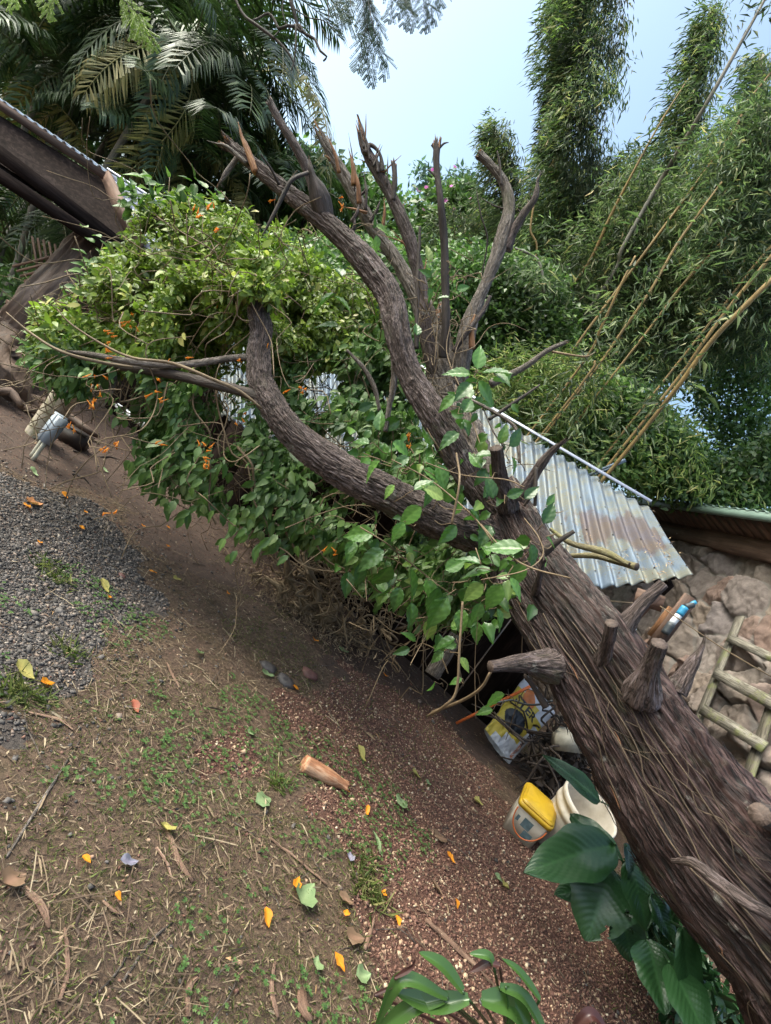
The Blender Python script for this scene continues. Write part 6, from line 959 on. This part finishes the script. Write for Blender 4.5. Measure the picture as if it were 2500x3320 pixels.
mb = MB(); nu2, nv2 = 70, 110; V = [bagp(i/nu2, j/nv2) for j in range(nv2+1) for i in range(nu2+1)]; Qs = {0: [], 1: [], 2: [], 3: []}
for j in range(nv2):
    for i in range(nu2): Qs[bagcol((i+.5)/nu2, (j+.5)/nv2)].append((j*(nu2+1)+i, j*(nu2+1)+i+1, (j+1)*(nu2+1)+i+1, (j+1)*(nu2+1)+i))
allq = np.array(sum(Qs.values(), [])); mi = np.concatenate([np.full(len(Qs[k]), k) for k in range(4)]); V = np.array(V); Vb = V-nb*.01; Vb = Vb-nb*np.array([.10*math.sin(math.pi*i/nu2)**.6 for j in range(nv2+1) for i in range(nu2+1)])[:, None]
bagm = [plain('white_woven_plastic', (.55, .56, .62), .45, .1), plain('yellow_bag_print', (.55, .42, .06), .45, .1), plain('black_bag_print', (.012, .014, .02), .4), plain('orange_bag_print', (.55, .16, .04), .45, .2)]
mesh('bag_body', np.vstack([V, Vb]), np.concatenate([allq, allq[:, ::-1]+len(V)]), bagm, fb, smooth=True, mi=np.concatenate([mi, np.zeros(len(allq), int)]))
def text(s, size, u, v, ang, mt, nm):
    cu_ = bpy.data.curves.new(nm, 'FONT'); cu_.body = s; cu_.size = size; cu_.offset = .03*size/.1*.1; o = bpy.data.objects.new(nm, cu_); C.objects.link(o); dg = bpy.context.evaluated_depsgraph_get(); me = bpy.data.meshes.new_from_object(o.evaluated_get(dg)); bpy.data.objects.remove(o)
    n = len(me.vertices); a = np.empty(n*3); me.vertices.foreach_get('co', a); a = a.reshape(-1, 3); Wb = np.linalg.norm(br-bl); Hb = np.linalg.norm(tl-bl); ca, sa = math.cos(ang), math.sin(ang)
    P = np.array([bagp(u+(x*ca-y*sa)/Wb, v+(x*sa+y*ca)/Hb, .003) for x, y, _ in a]); me.vertices.foreach_set('co', P.ravel().astype(np.float32)); me.materials.clear(); me.materials.append(mt); me.update()
    o = bpy.data.objects.new(nm, me); C.objects.link(o); w = Vector((0, 0, 0)); q = fb
    while q is not None: w += q.location; q = q.parent
    o.parent = fb; o.location = -w
text('STER', .10, .10, .60, 0, bagm[2], 'lettering'); text('BOOSTER', .036, .93, .28, math.pi/2, bagm[2], 'lettering'); text('ROOSTER', .036, .93, .06, math.pi/2, bagm[3], 'lettering')
# hose / cable and bits beside the bag
mb = MB(); add_tube(mb, [W(1600, 2280, 3.6), W(1660, 2270, 3.6), W(1700, 2283, 3.5), W(1750, 2284, 3.4), W(1790, 2272, 3.3)], [.007]*5, n=8, step=.03); tag(recenter(mb.build('black_hose', drk)), 'black hose looped in front of the feed bag', 'hose')
mb = MB(); add_tube(mb, [W(1480, 2345, 4.4), W(1600, 2285, 4.3), W(1720, 2225, 4.2)], [.012]*3, n=8, step=.1); tag(recenter(mb.build('orange_pole', org)), 'dull orange pole lying behind the feed bag', 'pole')
mb = MB(); p = W(1845, 2400, 4.0); beam(mb, p-[.10, 0, .05], p+[.10, 0, .06], .12, .13); tag(recenter(mb.build('carton', plain('cream_carton', (.42, .38, .31), .6, .3, 14))), 'pale crumpled carton in the shade under the trunk', 'carton')
for pts in [((1700, 2560, 3.7), (1770, 2470, 3.7), (1745, 2380, 3.8)), ((1760, 2500, 3.5), (1790, 2520, 3.5), (1830, 2535, 3.5)), ((1830, 2430, 3.9), (1740, 2400, 3.9), (1700, 2380, 3.9))]: 
    mb = MB(); add_tube(mb, [W(*p) for p in pts], [.008]*3, n=6, step=.1); 
mb = MB()
for k in range(70): p = W(rng.uniform(1700, 1880), rng.uniform(2330, 2560), rng.uniform(3.9, 4.6)); q = p+rng.normal(0, .25, 3)+[.1, 0, 0]; q[2] = max(.03, q[2]); add_tube(mb, wig(p, q, .03, 4), [.009, .009, .008, .005], n=6, step=.06)
n = 700; P = scat([(1700, 2540), (1760, 2350), (1880, 2400), (1900, 2580), (1780, 2580)], n, 4.0, 4.9); P = P[P[:, 2] > .01]; leaves(mb, P, rnd(len(P)), rnd(len(P)), rng.uniform(.04, .12, len(P)), .05, OV)  # dark leaves added among the branches to stand in for deep shade
tag(mb.build('shade_fill_branches', M['deadbark']), 'heap of dead branches, darkened with leaves added for deep shade, between the feed bag and the buckets', 'branches', kind='stuff')
mb = MB(); n = 1500; P = scat([(2040, 2760), (2120, 2850), (2220, 3000), (2330, 3200), (2450, 3340), (2160, 3340), (2100, 3100), (2040, 3000)], n, 2.5, 3.6); P = P[P[:, 2] > .02]; n = len(P)
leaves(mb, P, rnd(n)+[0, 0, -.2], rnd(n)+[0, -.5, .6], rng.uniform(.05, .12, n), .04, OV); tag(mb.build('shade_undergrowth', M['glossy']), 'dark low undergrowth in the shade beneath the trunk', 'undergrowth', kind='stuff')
